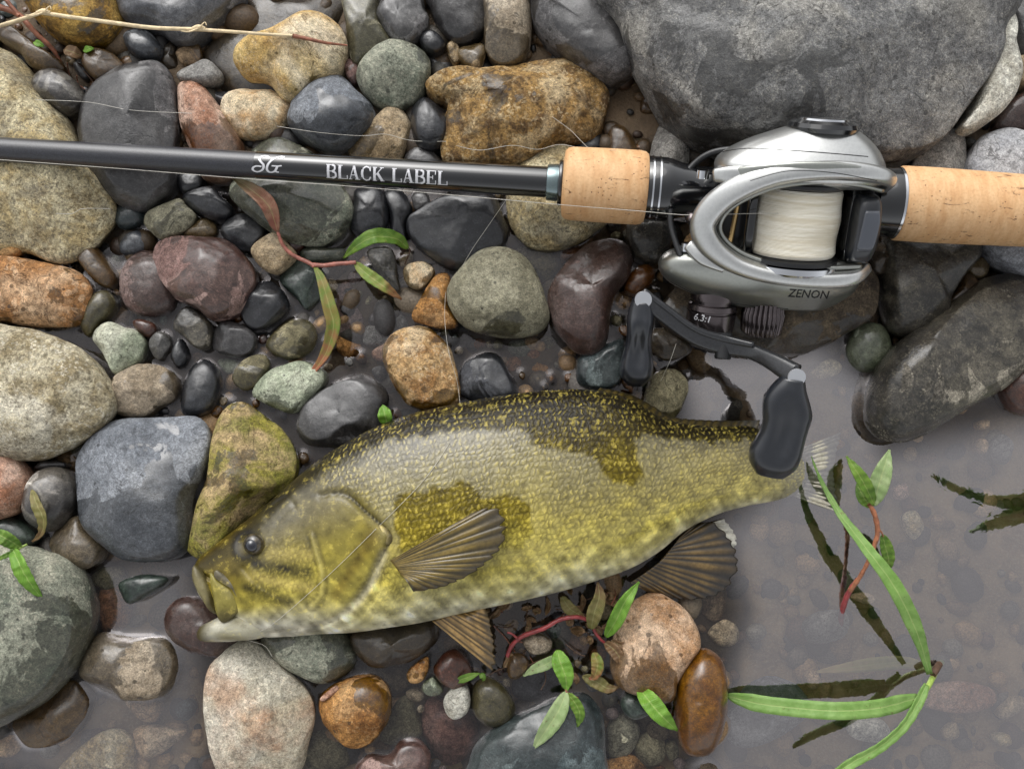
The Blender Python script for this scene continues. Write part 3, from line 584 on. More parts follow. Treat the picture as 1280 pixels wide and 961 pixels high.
def build_blob(pts_xy, zc, hup, hdn, seed, facets=0, res=1.0, lump=0.05, ea=0.85, eb=0.95):
    """rounded solid over an outline: verts relative to the centre, faces"""
    rng = np.random.default_rng(seed)
    c = pts_xy.mean(0)
    M = int(np.clip(36 * res, 28, 120)); K = int(np.clip(16 * res, 12, 54))
    o = catmull(pts_xy, M) - c
    phi = np.concatenate([np.linspace(-math.pi / 2 * .92, 0, max(6, K // 3))[:-1], np.linspace(0, math.pi / 2 * .985, K)])
    rho = np.cos(phi) ** ea
    zz = np.sign(phi) * np.abs(np.sin(phi)) ** (1.0 / eb) * 1.0
    ang = np.arctan2(o[:, 1], o[:, 0])
    rad = np.linalg.norm(o, axis=1)
    U = np.stack([rho[:, None] * np.cos(ang)[None], rho[:, None] * np.sin(ang)[None], np.repeat(zz[:, None], M, 1)], -1)   # unit shape
    # facets: cut the unit shape by planes
    for k in range(facets * 2):
        th = rng.uniform(0, 2 * math.pi); el = rng.uniform(.62, 1.32)
        n = np.array([math.cos(th) * math.cos(el), math.sin(th) * math.cos(el), math.sin(el)])
        d = rng.uniform(.72, .92)
        over = np.maximum(U @ n - d, 0)
        U = U - (over * .86)[..., None] * n
    w1 = waves(rng, 7, 1.5, 3.2); w2 = waves(rng, 9, 4.0, 9.0); w3 = waves(rng, 12, 12, 26)
    up = np.clip(U[..., 2], 0, 1)
    fz = 1 + lump * 2.0 * wave_noise(U, w1) + lump * .9 * wave_noise(U, w2) * up + lump * .3 * wave_noise(U, w3) * up
    fr = 1 + (lump * .6 * wave_noise(U, w2) + lump * .22 * wave_noise(U, w3))
    # slight lean of the crown
    lean = rng.uniform(-.12, .12, 2)
    r2 = np.linalg.norm(U[..., :2], axis=-1)
    X = (r2 * fr) * rad[None] * np.cos(ang)[None] + lean[0] * rad.mean() * up
    Y = (r2 * fr) * rad[None] * np.sin(ang)[None] + lean[1] * rad.mean() * up
    Z = np.where(U[..., 2] > 0, U[..., 2] * hup * fz, U[..., 2] * hdn)
    V = np.stack([X, Y, Z], -1).reshape(-1, 3)
    nu = len(phi)
    F = grid_faces(nu, M, True)
    top = len(V); bot = top + 1
    V = np.vstack([V, V[(nu - 1) * M:nu * M].mean(0) + [0, 0, hup * .004], V[:M].mean(0)])
    tri = [(int((nu - 1) * M + j), int((nu - 1) * M + (j + 1) % M), top, top) for j in range(M)]
    tri += [(int((j + 1) % M), int(j), bot, bot) for j in range(M)]
    return c, V, [tuple(f) for f in F] + [t[:3] for t in tri]

def poly_area(p):
    x, y = p[:, 0], p[:, 1]
    return abs(np.dot(x, np.roll(y, 1)) - np.dot(y, np.roll(x, 1))) / 2
SLOPES = {'large flat slate-blue': (3, -8, 0), 'rounded blue-grey stone': (0, -10, 0), 'square grey-brown stone': (-10, 3, 0), 'upright grey-tan': (0, -8, 0), 'flat-faced tan': (-8, -8, 0),
          'huge grey pitted': (-.6, -2.2, 0), 'large flat pinkish-tan': (-7, -5, 0), 'large upright dark grey': (-4, -3, 0), 'big grey-green boulder': (4, -4, 0), 'big smooth purple-red': (3, 3, 0),
          'blue-grey stone with dark': (-4, 0, 0), 'long pink-brown': (2, -6, 0), 'large dark grey-green stone': (-3, 8, 0), 'long dark speckled': (-2, 2, 0), 'black stone with a grey flat': (4, 0, 0)}
def add_stone(line, idx):
    crop, pts, top, hf, pal, wet, fac, label = [s.strip() for s in line.split('|')]
    q = np.array([[float(a) for a in s.split(',')] for s in pts.split()])
    if crop != 'p':
        q = np.array(CROPS[crop]) + q / 4.0
    top = float(top); top = (top * 1.0 + 6.0 if top >= 2 else top * .5 if top < 0 else top) / 1000.0; hf = float(hf); wet = float(wet); wet = wet if wet < .12 else min(.95, wet * 1.1 + .12); fac = int(fac)
    area = poly_area(q); per = np.linalg.norm(q - np.roll(q, 1, 0), axis=1).sum()
    semi = 2 * area / per * M_PER_PX            # ~ half of the smaller width
    h = max(semi * hf * 1.25, .0035)
    zc = top - h
    q = q.mean(0) + (q - q.mean(0)) * 1.025
    w = Pn(q, max(zc, -.004))[:, :2]
    slope = next((v for k, v in SLOPES.items() if label.startswith(k)), (0, 0, 0))
    size = math.sqrt(area)
    res = 1.0 if size < 30 else 1.35 if size < 70 else 2.0 if size < 160 else 3.4
    rough = pal in ('gold', 'congl', 'bigtan', 'boulder', 'mossy', 'orangegr', 'dkbrown', 'creamgr')
    c, V, F = build_blob(w, zc, h, max(h, zc + .02), 1000 + idx, fac, res, lump=.10 if pal == 'gold' else .065 if rough else .04,
                         ea=.72 if fac else .80)
    name = 'boulder' if size > 150 else 'stone' if size > 34 else 'pebble'
    o = mesh_obj(name, V, F, stone_mat(pal, 0.0 if top < .0015 else wet, idx + 1, wetline=-1.0 if top < .0015 else .0050, gain=1.15 if top < .0015 else 1.0, slope=slope), loc=(c[0], c[1], zc))
    tag(o, label, name, 'stones of the river bank')
    if -h < zc + h and zc + h > 0 and zc - h < 0:
        s0 = np.clip((0 - zc) / h, -1, 1)
        k = math.sqrt(max(0.0, 1 - s0 * s0)) ** .8
        WATERLINES.append(c + (catmull(w, 48) - c) * k)
    STONE_PX.append(catmull(q, 36)); STONE_LABELS.append(label); STONE_TOPS.append((c, w, zc, h))
    return o
for _i, _l in enumerate(x for x in STONES.strip().splitlines()):
    add_stone(_l, _i)

# small pebbles washed into the gaps, each named after the stone it lies against
def filler():
    rng = np.random.default_rng(40)
    fish_px = [(243, 710), (300, 655), (380, 588), (470, 532), (580, 500), (700, 485), (790, 498), (830, 524), (945, 530), (1010, 560), (1010, 625), (880, 645), (925, 700), (880, 750), (780, 728), (640, 756), (620, 842), (540, 780), (400, 794), (250, 802)]
    blocks = STONE_PX + [np.array(fish_px, float), np.array([(800, 280), (880, 150), (1110, 190), (1090, 360), (990, 400), (830, 360)], float)]
    zone = np.array([(-10, -10), (760, -10), (830, 160), (830, 300), (840, 500), (600, 520), (400, 560), (370, 600), (250, 520), (100, 560), (-10, 660)], float)
    zone2 = np.array([(380, 800), (640, 760), (800, 760), (860, 860), (860, 970), (380, 970)], float)
    zone3 = np.array([(800, 60), (860, 170), (860, 290), (760, 300)], float)
    n = 0; placed = []
    pals = (('brown', 'brown'), ('olive', 'olive'), ('char', 'dark grey'), ('tan', 'tan'), ('grey', 'grey'), ('rust', 'reddish'), ('dkgreen', 'dark green'), ('redgrey', 'purplish'), ('black', 'black'), ('orange', 'orange'))
    mats = [stone_mat(p[0], .55, 900 + k, gain=.9) for k, p in enumerate(pals)]
    sub_m = [stone_mat(p[0], 0.0, 930 + k, wetline=-1.0, gain=1.1) for k, p in enumerate(pals)]
    cand = np.stack([rng.uniform(0, 880, 14000), rng.uniform(0, 965, 14000)], -1)
    cand = cand[inside(cand, zone) | inside(cand, zone2) | inside(cand, zone3)]
    D = np.stack([sdf(cand, b) for b in blocks], 1)
    keep = D.min(1) > 3.2; cand, D = cand[keep], D[keep]
    near = D[:, :len(STONE_PX)].argmin(1); D = D.min(1)
    taken = set()
    for ci in range(len(cand)):
        if n >= 150: break
        q = cand[ci:ci + 1]; d = D[ci]
        for p_, r_ in placed: d = min(d, np.hypot(*(q[0] - p_)) - r_)
        r = min(d * rng.uniform(1.1, 1.5), rng.uniform(6, 16))
        if r < 4.6: continue
        pk = int(rng.integers(len(pals)))
        dv = q[0] - STONE_PX[near[ci]].mean(0)
        side = ('right of' if dv[0] > 0 else 'left of') if abs(dv[0]) > abs(dv[1]) else ('below' if dv[1] > 0 else 'above')
        host = STONE_LABELS[near[ci]].split(',')[0].split()
        lab = 'small %s pebble %s the %s' % (pals[pk][1], side, ' '.join(host[:11]))
        lab = ' '.join(lab.split()[:16])
        while lab.split()[-1] in ('the', 'a', 'of', 'and', 'at', 'in', 'with', 'under', 'beside', 'below', 'above', 'between', 'by', 'right', 'left', 'on', 'to', 'just', 'big', 'dark', 'dry', 'olive-grey', 'pale', 'its', 'from', 'small', 'two', 'into', 'blue-grey', 'fore', 'rear', 'upper'): lab = ' '.join(lab.split()[:-1])
        if lab in taken: continue
        taken.add(lab)
        placed.append((q[0], r)); n += 1
        a = np.sort(rng.uniform(0, 6.28, 3)); k = 9
        ang = np.linspace(0, 6.28, k, endpoint=False); el = rng.uniform(.7, 1.0); rot = rng.uniform(0, 3.14)
        e = np.stack([np.cos(ang) * r * rng.uniform(.88, 1.1, k), np.sin(ang) * r * el * rng.uniform(.88, 1.1, k)], -1)
        e = e @ np.array([[math.cos(rot), -math.sin(rot)], [math.sin(rot), math.cos(rot)]]) + q[0]
        bank = q[0][1] < 215
        top = rng.uniform(.004, .009) if bank else rng.uniform(-.0035, .0028)
        h = r * M_PER_PX * .75; zc = top - h
        w = Pn(e, zc)[:, :2]
        c, V, F = build_blob(w, zc, h, h * 1.4, 5000 + n, int(rng.integers(0, 3)), 1.0, .05, .8)
        o = mesh_obj('pebble', V, F, (mats if top > .0008 else sub_m)[pk], loc=(c[0], c[1], zc))
        tag(o, lab, 'pebble', 'pebbles in the gaps between stones')
        if zc - h < 0 < top: WATERLINES.append(c + (catmull(w, 24) - c) * max(0.0, 1 - min(1, abs(zc / h)) ** 2) ** .4)
filler()

# ------------------------------------------------------------------ river bed, gravel, water
X0, X1, Y0, Y1 = -.62, .62, -.52, .62
POOLS = [np.array([P(u, v, 0)[:2] for u, v in pl]) for pl in (
    [(840, 440), (1020, 430), (1100, 480), (1110, 560), (1300, 520), (1500, 520), (1500, 1200), (900, 1200), (870, 960), (905, 860), (930, 760), (900, 660), (960, 610), (860, 530)],
    [(120, 700), (250, 690), (260, 790), (265, 860), (270, 1000), (60, 1000), (-60, 960), (60, 880), (120, 800)],
    [(410, 840), (540, 800), (880, 860), (880, 1000), (400, 1000)])]
def bed_z(xy):
    d = np.minimum.reduce([sdf(xy, p) for p in POOLS])
    deep = sstep(.006, -.02, d)
    rng = np.random.default_rng(5)
    w = waves(rng, 10, 40, 160)
    q = np.concatenate([xy, np.zeros((len(xy), 1))], 1)
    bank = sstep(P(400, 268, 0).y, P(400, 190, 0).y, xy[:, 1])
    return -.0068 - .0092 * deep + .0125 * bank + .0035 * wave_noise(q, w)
def make_bed():
    n, m = 140, 130
    gx, gy = np.meshgrid(np.linspace(X0, X1, n), np.linspace(Y0, Y1, m), indexing='ij')
    xy = np.stack([gx.ravel(), gy.ravel()], -1)
    V = np.concatenate([xy, bed_z(xy)[:, None]], 1)
    mt, nt, out = new_mat('wet_silt')
    v = nt.n('TexCoord', 'Object')
    n1 = nt.noise(v, 60, 6, .6); n2 = nt.noise(v, 700, 4, .7)
    z_ = nt.n('SeparateXYZ', 2, i_Vector=v)
    silt = nt.mr(nt.m('ADD', z_, nt.m('MULTIPLY', n1, .004)), -.012, -.008, 1.0, 0.0)      # pale silt settles in the deep parts
    col = nt.mix(nt.mr(n1, .35, .65), L4((82, 68, 52)), L4((112, 94, 72)))
    col = nt.mix(silt, col, nt.mix(nt.mr(n1, .35, .65), L4((140, 114, 80)), L4((176, 148, 110))))
    col = nt.mix(nt.mr(n2, .45, .7, 0, .6), col, nt.mix(silt, L4((110, 92, 70)), L4((186, 166, 132))))
    principled(nt, out, Base_Color=col, Roughness=.6, Normal=nt.n('Bump', 0, i_Strength=.6, i_Distance=.002, i_Height=nt.m('ADD', n1, n2)))
    o = mesh_obj('river_bed', V, grid_faces(n, m), mt)
    tag(o, 'brown silt bed under the stones and water', None, None, 'structure')
    return o
make_bed()

def make_gravel():
    rng = np.random.default_rng(11)
    bm = bmesh.new(); bmesh.ops.create_icosphere(bm, subdivisions=2, radius=1.0)
    iv = np.array([v.co[:] for v in bm.verts]); fi = np.array([[v.index for v in f.verts] for f in bm.faces]); bm.free()
    N = 8500
    xy = np.stack([rng.uniform(X0 + .06, X1 - .06, N), rng.uniform(Y0 + .06, Y1 - .06, N)], -1)
    z = bed_z(xy)
    s = rng.lognormal(math.log(.0040), .46, N).clip(.0016, .0095)
    far = (np.abs(xy[:, 0]) > .345) | (xy[:, 1] > .345) | (xy[:, 1] < -.20)     # coarser cobbles beyond the frame
    s = np.where(far & (rng.uniform(0, 1, N) < .5), s * rng.uniform(2.0, 4.5, N), s)
    VV, FF, CC = [], [], []
    cols = np.array([lin(c) for c in ((120, 96, 68), (92, 82, 68), (138, 110, 76), (74, 70, 66), (110, 104, 92), (150, 124, 92), (96, 72, 54), (60, 58, 58))])
    off = 0
    for i in range(N):
        sc3 = s[i] * np.array([rng.uniform(.8, 1.4), rng.uniform(.7, 1.1), rng.uniform(.5, .8)])
        w = waves(rng, 4, 1.2, 2.6)
        v = iv * (1 + .16 * wave_noise(iv, w))[:, None] * sc3
        a = rng.uniform(0, 6.28); ca, sa = math.cos(a), math.sin(a)
        v = np.stack([v[:, 0] * ca - v[:, 1] * sa, v[:, 0] * sa + v[:, 1] * ca, v[:, 2]], -1)
        VV.append(v + [xy[i, 0], xy[i, 1], z[i] + s[i] * .25]); FF.append(fi + off); off += len(v)
        CC.append(np.repeat(np.append(cols[rng.integers(len(cols))] * rng.uniform(.8, 1.9) * (1.0 if z[i] < -.012 else 1.0 if z[i] < -.003 else .22), 1)[None], len(v), 0))  # bank gravel darkened for wetness and for the deep shade of the gaps
    mt, nt, out = new_mat('wet_gravel')
    at = nt.n('Attribute', 'Color', attribute_name='tint')
    v = nt.n('TexCoord', 'Object')
    n2 = nt.noise(v, 900, 5, .7)
    col = nt.mix(1.0, at, nt.n('CombineColor', 0, i_0=nt.mr(n2, .3, .7, .6, 1.4), i_1=nt.mr(n2, .3, .7, .6, 1.4), i_2=nt.mr(n2, .3, .7, .6, 1.4)), 'MULTIPLY')
    principled(nt, out, Base_Color=col, Roughness=.45, Normal=nt.n('Bump', 0, i_Strength=.4, i_Distance=.001, i_Height=n2))
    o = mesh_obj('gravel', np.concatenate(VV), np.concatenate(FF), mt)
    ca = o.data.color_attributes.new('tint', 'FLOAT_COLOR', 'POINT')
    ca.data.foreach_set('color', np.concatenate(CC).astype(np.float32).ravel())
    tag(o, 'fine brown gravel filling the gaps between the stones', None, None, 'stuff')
make_gravel()

def make_water():
    step = .00105
    gx = np.arange(-.40, .40 + step, step); gy = np.arange(-.28, .42 + step, step)
    n, m = len(gx), len(gy)
    mask = np.zeros((n, m), bool)
    for pl in WATERLINES:
        a = np.searchsorted(gx, pl[:, 0].min()) - 1; b = np.searchsorted(gx, pl[:, 0].max()) + 1
        c = np.searchsorted(gy, pl[:, 1].min()) - 1; d = np.searchsorted(gy, pl[:, 1].max()) + 1
        a, c = max(a, 0), max(c, 0); b, d = min(b, n), min(d, m)
        if b <= a or d <= c: continue
        sx, sy = np.meshgrid(gx[a:b], gy[c:d], indexing='ij')
        mask[a:b, c:d] |= inside(np.stack([sx.ravel(), sy.ravel()], -1), pl).reshape(sx.shape)
    Rr = 7
    dist = np.where(mask, 0.0, 99.0)
    for i in range(-Rr, Rr + 1):
        for j in range(-Rr, Rr + 1):
            dd = math.hypot(i, j)
            if dd > Rr or dd == 0: continue
            sh = np.full_like(mask, False)
            sh[max(i, 0):n + min(i, 0), max(j, 0):m + min(j, 0)] = mask[max(-i, 0):n + min(-i, 0), max(-j, 0):m + min(-j, 0)]
            dist = np.minimum(dist, np.where(sh, dd, 99.0))
    h = np.where(dist < 50, .0010 * np.exp(-dist * step / .0012), 0.0)
    # smooth the staircase
    for _ in range(2):
        h = (h + np.roll(h, 1, 0) + np.roll(h, -1, 0) + np.roll(h, 1, 1) + np.roll(h, -1, 1)) / 5
    Xg, Yg = np.meshgrid(gx, gy, indexing='ij')
    rng = np.random.default_rng(3)
    w = waves(rng, 6, 30, 90)
    q = np.stack([Xg.ravel(), Yg.ravel(), 0 * Xg.ravel()], -1)
    z = h.ravel() + .00010 * wave_noise(q, w)
    V = np.stack([Xg.ravel(), Yg.ravel(), z], -1)
    F = grid_faces(n, m)
    # walls and floor close the body of water
    idx = np.arange(n * m).reshape(n, m)
    rim = np.concatenate([idx[:, 0], idx[-1, 1:], idx[-2::-1, -1], idx[0, -2:0:-1]])
    base = len(V)
    low = V[rim].copy(); low[:, 2] = -.06
    V = np.vstack([V, low, [[0, .07, -.06]]])
    k = len(rim); j = np.arange(k)
    wall = np.stack([rim, base + j, base + (j + 1) % k, rim[(j + 1) % k]], -1)
    F = (np.vstack([F, wall]), np.stack([base + j, np.full(k, base + k), base + (j + 1) % k], -1))
    mt, nt, out = new_mat('pool_water')
    v = nt.n('TexCoord', 'Object')
    rip = nt.n('Bump', 0, i_Strength=.10, i_Distance=.001, i_Height=nt.noise(v, 90, 3, .5, .5))
    fr = nt.n('Fresnel', 0, i_IOR=1.333, i_Normal=rip)
    op = nt.n('Attribute', 'Fac', attribute_name='open_water')
    fac = nt.m('MINIMUM', nt.m('MULTIPLY', fr, nt.mr(op, 0, 1, WATER_REFL * .16, WATER_REFL, False)), .41)
    mx = nt.t.nodes.new('ShaderNodeMixShader')
    nt.set(mx.inputs[0], fac)
    nt.set(mx.inputs[1], nt.n('BsdfTransparent', 0, i_Color=(.95, .95, .94, 1)))
    nt.set(mx.inputs[2], nt.n('BsdfAnisotropic', 0, i_Color=(1, .955, .965, 1), i_Roughness=.03, i_Normal=rip) if hasattr(bpy.types, 'ShaderNodeBsdfAnisotropic') else nt.n('BsdfGlossy', 0, i_Roughness=.03, i_Normal=rip))
    nt.t.links.new(mx.outputs[0], out.inputs[0])
    nt.t.links.new(nt.n('VolumeScatter', 0, i_Color=(.90, .85, .82, 1), i_Density=MURK, i_Anisotropy=.2), out.inputs['Volume'])
    o = mesh_obj('water', V, F, mt)
    d0, d1 = sdf(V[:, :2], POOLS[0]), sdf(V[:, :2], POOLS[1])
    at = o.data.attributes.new('open_water', 'FLOAT', 'POINT')
    at.data.foreach_set('value', np.maximum(sstep(.010, -.016, d0), .5 * sstep(.004, -.02, d1)).astype(np.float32))
    tag(o, 'still murky shallow water reflecting a grey sky', None, None, 'structure')
WATER_REFL = 16.0
MURK = 5.0
make_water()

# ------------------------------------------------------------------ fish
def attr_color(o, name, arr):
    ca = o.data.color_attributes.new(name, 'FLOAT_COLOR', 'POINT')
    a = np.ones((len(arr), 4), np.float32); a[:, :3] = arr
    ca.data.foreach_set('color', a.ravel())
def attr_float(o, name, arr):
    at = o.data.attributes.new(name, 'FLOAT', 'POINT')
    at.data.foreach_set('value', np.asarray(arr, np.float32))

def fish_skin():
    m, nt, out = new_mat('bass_skin')
    pig = nt.n('Attribute', 'Color', attribute_name='pigment')
    sky_sheen = nt.n('Attribute', 'Fac', attribute_name='sky_sheen')
    sm = nt.n('Attribute', 'Fac', attribute_name='scaled')
    su = nt.n('Attribute', 'Fac', attribute_name='su'); sw = nt.n('Attribute', 'Fac', attribute_name='sw')
    obj = nt.n('TexCoord', 'Object')
    wob = nt.noise(obj, 90, 3, .6)
    fine_w = nt.noise(obj, 420, 2, .5)
    su2 = nt.m('ADD', nt.m('ADD', su, nt.m('MULTIPLY', wob, 2.8)), nt.m('MULTIPLY', fine_w, 1.0)); sw2 = nt.m('ADD', nt.m('ADD', sw, nt.m('MULTIPLY', nt.noise(obj, 80, 2), 2.4)), nt.m('MULTIPLY', nt.noise(obj, 380, 2), .9))
    row = nt.m('FLOOR', sw2)
    uu = nt.m('ADD', su2, nt.m('MULTIPLY', nt.m('MODULO', row, 2.0), .5))
    fu = nt.m('SUBTRACT', nt.m('FRACT', uu), .5); fw = nt.m('SUBTRACT', nt.m('FRACT', sw2), .5)
    # every scale: a lens shape, higher at its free rear edge
    r = nt.m('SQRT', nt.m('ADD', nt.m('POWER', nt.m('MULTIPLY', fu, 1.15), 2.0), nt.m('POWER', fw, 2.0)))
    rs = nt.m('SQRT', nt.m('ADD', nt.m('POWER', nt.m('MULTIPLY', nt.m('SUBTRACT', fu, .06), 1.7), 2.0), nt.m('POWER', nt.m('MULTIPLY', fw, .95), 2.0)))
    cell = nt.n('TexWhiteNoise', 'Value', noise_dimensions='2D', i_Vector=nt.n('CombineXYZ', 0, i_X=nt.m('FLOOR', uu), i_Y=row))
    spot = nt.m('MULTIPLY', nt.mr(rs, .14, .46, 1.0, 0.0), nt.m('MULTIPLY', sm, nt.mr(cell, 0, 1, .1, 1.0)))
    edge = nt.m('MULTIPLY', nt.mr(r, .40, .56), sm)
    blot = nt.noise(obj, 220, 5, .68)
    dark = nt.mix(1.0, pig, (.42, .40, .34, 1), 'MULTIPLY')
    lightc = nt.mix(1.0, nt.mix(.35, pig, L4((232, 214, 120))), (1.55, 1.5, 1.1, 1), 'MULTIPLY')
    col = nt.mix(nt.m('MULTIPLY', edge, nt.m('MULTIPLY', nt.mr(blot, .35, .6), nt.mr(sky_sheen, 0, 1, .75, .35, False))), pig, dark)
    col = nt.mix(nt.m('MULTIPLY', spot, nt.mr(sky_sheen, 0, 1, .62, .72)), col, lightc)
    col = nt.mix(nt.mr(blot, .50, .70, 0, .6), col, dark)
    col = nt.mix(nt.mr(blot, .30, .46, .45, 0), col, lightc)
    # sky reflection painted as a grey colour on part of the flank
    sheen_col = nt.mix(1.0, nt.mix(nt.m('MULTIPLY', edge, .5), L4((138, 132, 110)), L4((92, 87, 74))), (1, 1, 1, 1), 'MULTIPLY')
    col = nt.mix(nt.m('MULTIPLY', sky_sheen, nt.mr(blot, .3, .7, .56, .20)), col, sheen_col)
    fine = nt.noise(obj, 1500, 3, .7)
    hgt = nt.m('ADD', nt.m('MULTIPLY', nt.m('SUBTRACT', 1.0, r), nt.m('MULTIPLY', sm, .8)), nt.m('ADD', nt.m('MULTIPLY', blot, .5), nt.m('MULTIPLY', fine, .15)))
    bump = nt.n('Bump', 0, i_Strength=.55, i_Distance=.0011, i_Height=hgt)
    soft = nt.n('Bump', 0, i_Strength=.22, i_Distance=.0009, i_Height=hgt)
    principled(nt, out, Base_Color=col, Roughness=nt.mr(sky_sheen, 0, 1, .38, .46, False), Normal=bump, Coat_Weight=nt.mr(sky_sheen, 0, 1, .10, .6, False), Coat_Roughness=nt.mr(sky_sheen, 0, 1, .12, .28, False), Coat_Normal=soft, Specular_IOR_Level=nt.mr(sky_sheen, 0, 1, .22, .5, False), Subsurface_Weight=0.0)
    return m
SKIN = fish_skin()

# dorsal px, ventral px, half thickness mm, mid height mm
ST = np.array([
 (244, 706, 243, 724, 5, 21), (250, 697, 254, 748, 10, 21), (268, 682, 282, 772, 14, 21), (300, 657, 322, 794, 18, 22), (340, 625, 362, 795, 21, 23),
 (380, 590, 402, 792, 23, 23), (420, 561, 442, 790, 25, 24), (470, 534, 486, 784, 26.5, 24), (520, 516, 530, 777, 27.5, 25), (580, 503, 582, 765, 28, 25),
 (640, 493, 640, 753, 27.5, 25), (700, 487, 700, 739, 26, 24), (750, 489, 750, 724, 24, 23), (790, 501, 790, 709, 21.5, 21), (825, 521, 824, 689, 18.5, 18),
 (860, 530, 856, 663, 15.5, 14), (900, 533, 896, 643, 12.5, 9), (940, 533, 935, 632, 10, 4), (975, 548, 968, 626, 8, -.5), (1003, 566, 998, 617, 4.5, -4), (1022, 574, 1018, 608, 1.5, -5)], float)
FISH = empty('fish', tuple(P(640, 630, 0)))
tag(FISH, 'olive-gold bass lying on its side across wet stones, tail under water', 'fish')
OPERC = [(395, 623), (411, 621), (430, 619), (447, 625), (465, 641), (484, 657), (494, 668), (486, 687), (474, 706), (460, 733), (436, 757), (403, 779), (360, 788), (325, 783), (332, 745), (342, 700), (362, 650)]
PREOP = [(401, 671), (411, 690), (416, 712), (417, 733), (404, 750), (376, 760), (340, 757), (318, 735), (322, 705), (340, 675), (372, 660)]
def to_fish(V): return V - np.array(FISH.location)[None]

def make_fish():
    nu, nv = 430, 150
    t = np.linspace(0, 1, nu) ** 1.0
    s = catmull(ST, nu, closed=False)
    s = np.asarray(s)
    D, Vn, th, zm = s[:, 0:2], s[:, 2:4], s[:, 4] / 1000, s[:, 5] / 1000
    # nose closes
    a = np.linspace(0, 2 * math.pi, nv, endpoint=False)          # 0 = dorsal edge, pi = ventral edge, upper side first
    w = (1 - np.cos(a)) / 2                                       # 0 dorsal .. 1 ventral
    side = np.sin(a)
    prof = np.sign(side) * np.abs(side) ** .92
    px = D[:, None] * (1 - w)[None, :, None] + Vn[:, None] * w[None, :, None]
    first = np.clip(np.arange(nu) / 14.0, 0, 1) ** .5
    th = th * (.25 + .75 * first)
    xy0 = Pn(px, 0.0); 
    z = zm[:, None] + th[:, None] * prof[None]
    pxf = px.reshape(-1, 2); zf = z.reshape(-1).copy()
    W = np.repeat(w[None], nu, 0).reshape(-1)
    UP = (np.repeat(side[None], nu, 0).reshape(-1) > -.05)
    # relief of the head: gill cover plates, cheek, creases (on the upper side)
    d = sdf(pxf, catmull(OPERC, 120)); rear_ = sstep(385, 455, pxf[:, 0]); dz = .0012 * sstep(1.2, -3.0, d) * rear_
    dz -= (.0006 + .0014 * rear_) * np.exp(-((d - 2.0) / 1.8) ** 2)
    dp_ = seg_dist(pxf, catmull([(401, 668), (408, 690), (414, 714), (412, 740), (398, 754)], 40, False)); dz += .0007 * np.exp(-((dp_) / 2.6) ** 2) - .0007 * np.exp(-((dp_ - 5) / 2.2) ** 2)
    CREASES = [([(316, 707), (330, 722), (350, 735), (375, 748)], 3.0, .0010), ([(262, 716), (275, 722), (290, 728), (300, 742), (303, 755)], 2.2, .0018),
               ([(330, 790), (380, 783), (430, 768), (470, 730), (484, 695)], 2.4, .0013), ([(340, 798), (400, 790), (450, 772), (488, 720)], 2.2, .0010),
               ([(347, 632), (365, 622), (380, 634)], 2.5, .0009), ([(410, 621), (440, 617), (462, 634), (490, 660)], 2.6, .0014)]
    for pl, wd, dp in CREASES: dz -= dp * np.exp(-(seg_dist(pxf, catmull(pl, 30, False)) / wd) ** 2)
    de = np.hypot(pxf[:, 0] - 317, pxf[:, 1] - 680)
    dz -= .0020 * sstep(16, 4, de)
    zf += np.where(UP, dz * sstep(0, .06, W) * sstep(1, .94, W), 0)
    V = Pn(pxf, zf.reshape(-1))
    rng = np.random.default_rng(77)
    # the outline stays where the middle height puts it
    mid = Pn(pxf, np.repeat(zm[:, None], nv, 1).reshape(-1))
    V[:, :2] = mid[:, :2]
    V2 = np.vstack([V, V[:nv].mean(0), V[-nv:].mean(0)])
    F = [tuple(f) for f in grid_faces(nu, nv, True)]
    F += [((j + 1) % nv, j, nu * nv) for j in range(nv)] + [((nu - 1) * nv + j, (nu - 1) * nv + (j + 1) % nv, nu * nv + 1) for j in range(nv)]
    o = mesh_obj('body', to_fish(V2), F, SKIN, FISH)
    # pigment
    def lc(c): return np.array(lin(c))
    n3 = np.concatenate([pxf, zf[:, None] * 800], 1)
    nz1 = wave_noise(n3, waves(rng, 14, .02, .07)); nz2 = wave_noise(n3, waves(rng, 16, .10, .3)); nz3 = wave_noise(n3, waves(rng, 16, .3, .7))
    Wn = W + .035 * nz1 + .02 * nz2
    stops = [0, .10, .22, .42, .62, .80, .90, 1.0]
    colr = np.array([lc(c) for c in ((36, 31, 10), (50, 44, 12), (80, 71, 20), (116, 105, 34), (146, 134, 54), (176, 163, 76), (194, 184, 118), (198, 194, 166))])
    pig = np.stack([np.interp(Wn, stops, colr[:, k]) for k in range(3)], -1)
    x = pxf[:, 0]
    # tail part paler, head greener
    pale = sstep(760, 960, x)[:, None] * sstep(.15, .4, Wn)[:, None]
    pig = pig * (1 - .35 * pale) + lc((196, 182, 120)) * .35 * pale
    dop = sdf(pxf, catmull(OPERC, 120))
    throat = np.clip(sstep(700, 790, pxf[:, 1] + .12 * (420 - x)) * sstep(480, 330, x), 0, 1)[:, None] * sstep(.70, .92, Wn)[:, None]
    pig = pig * (1 - throat) + lc((206, 202, 186)) * throat
    snout = (sstep(345, 290, x) * sstep(.80, .45, Wn))[:, None]
    pig = pig * (1 - .75 * snout) + lc((96, 80, 18)) * .75 * snout
    cheek = np.exp(-(seg_dist(pxf, [(335, 690), (365, 692), (398, 690)]) / 9) ** 2)[:, None] * .6 + np.exp(-(seg_dist(pxf, [(325, 716), (360, 724), (398, 730)]) / 7) ** 2)[:, None] * .7
    pig = pig * (1 - cheek) + lc((190, 172, 96)) * cheek
    hu = (sstep(490, 440, x - .25 * (pxf[:, 1] - 680)) * sstep(.55, .3, Wn) * sstep(.07, .2, Wn))[:, None]
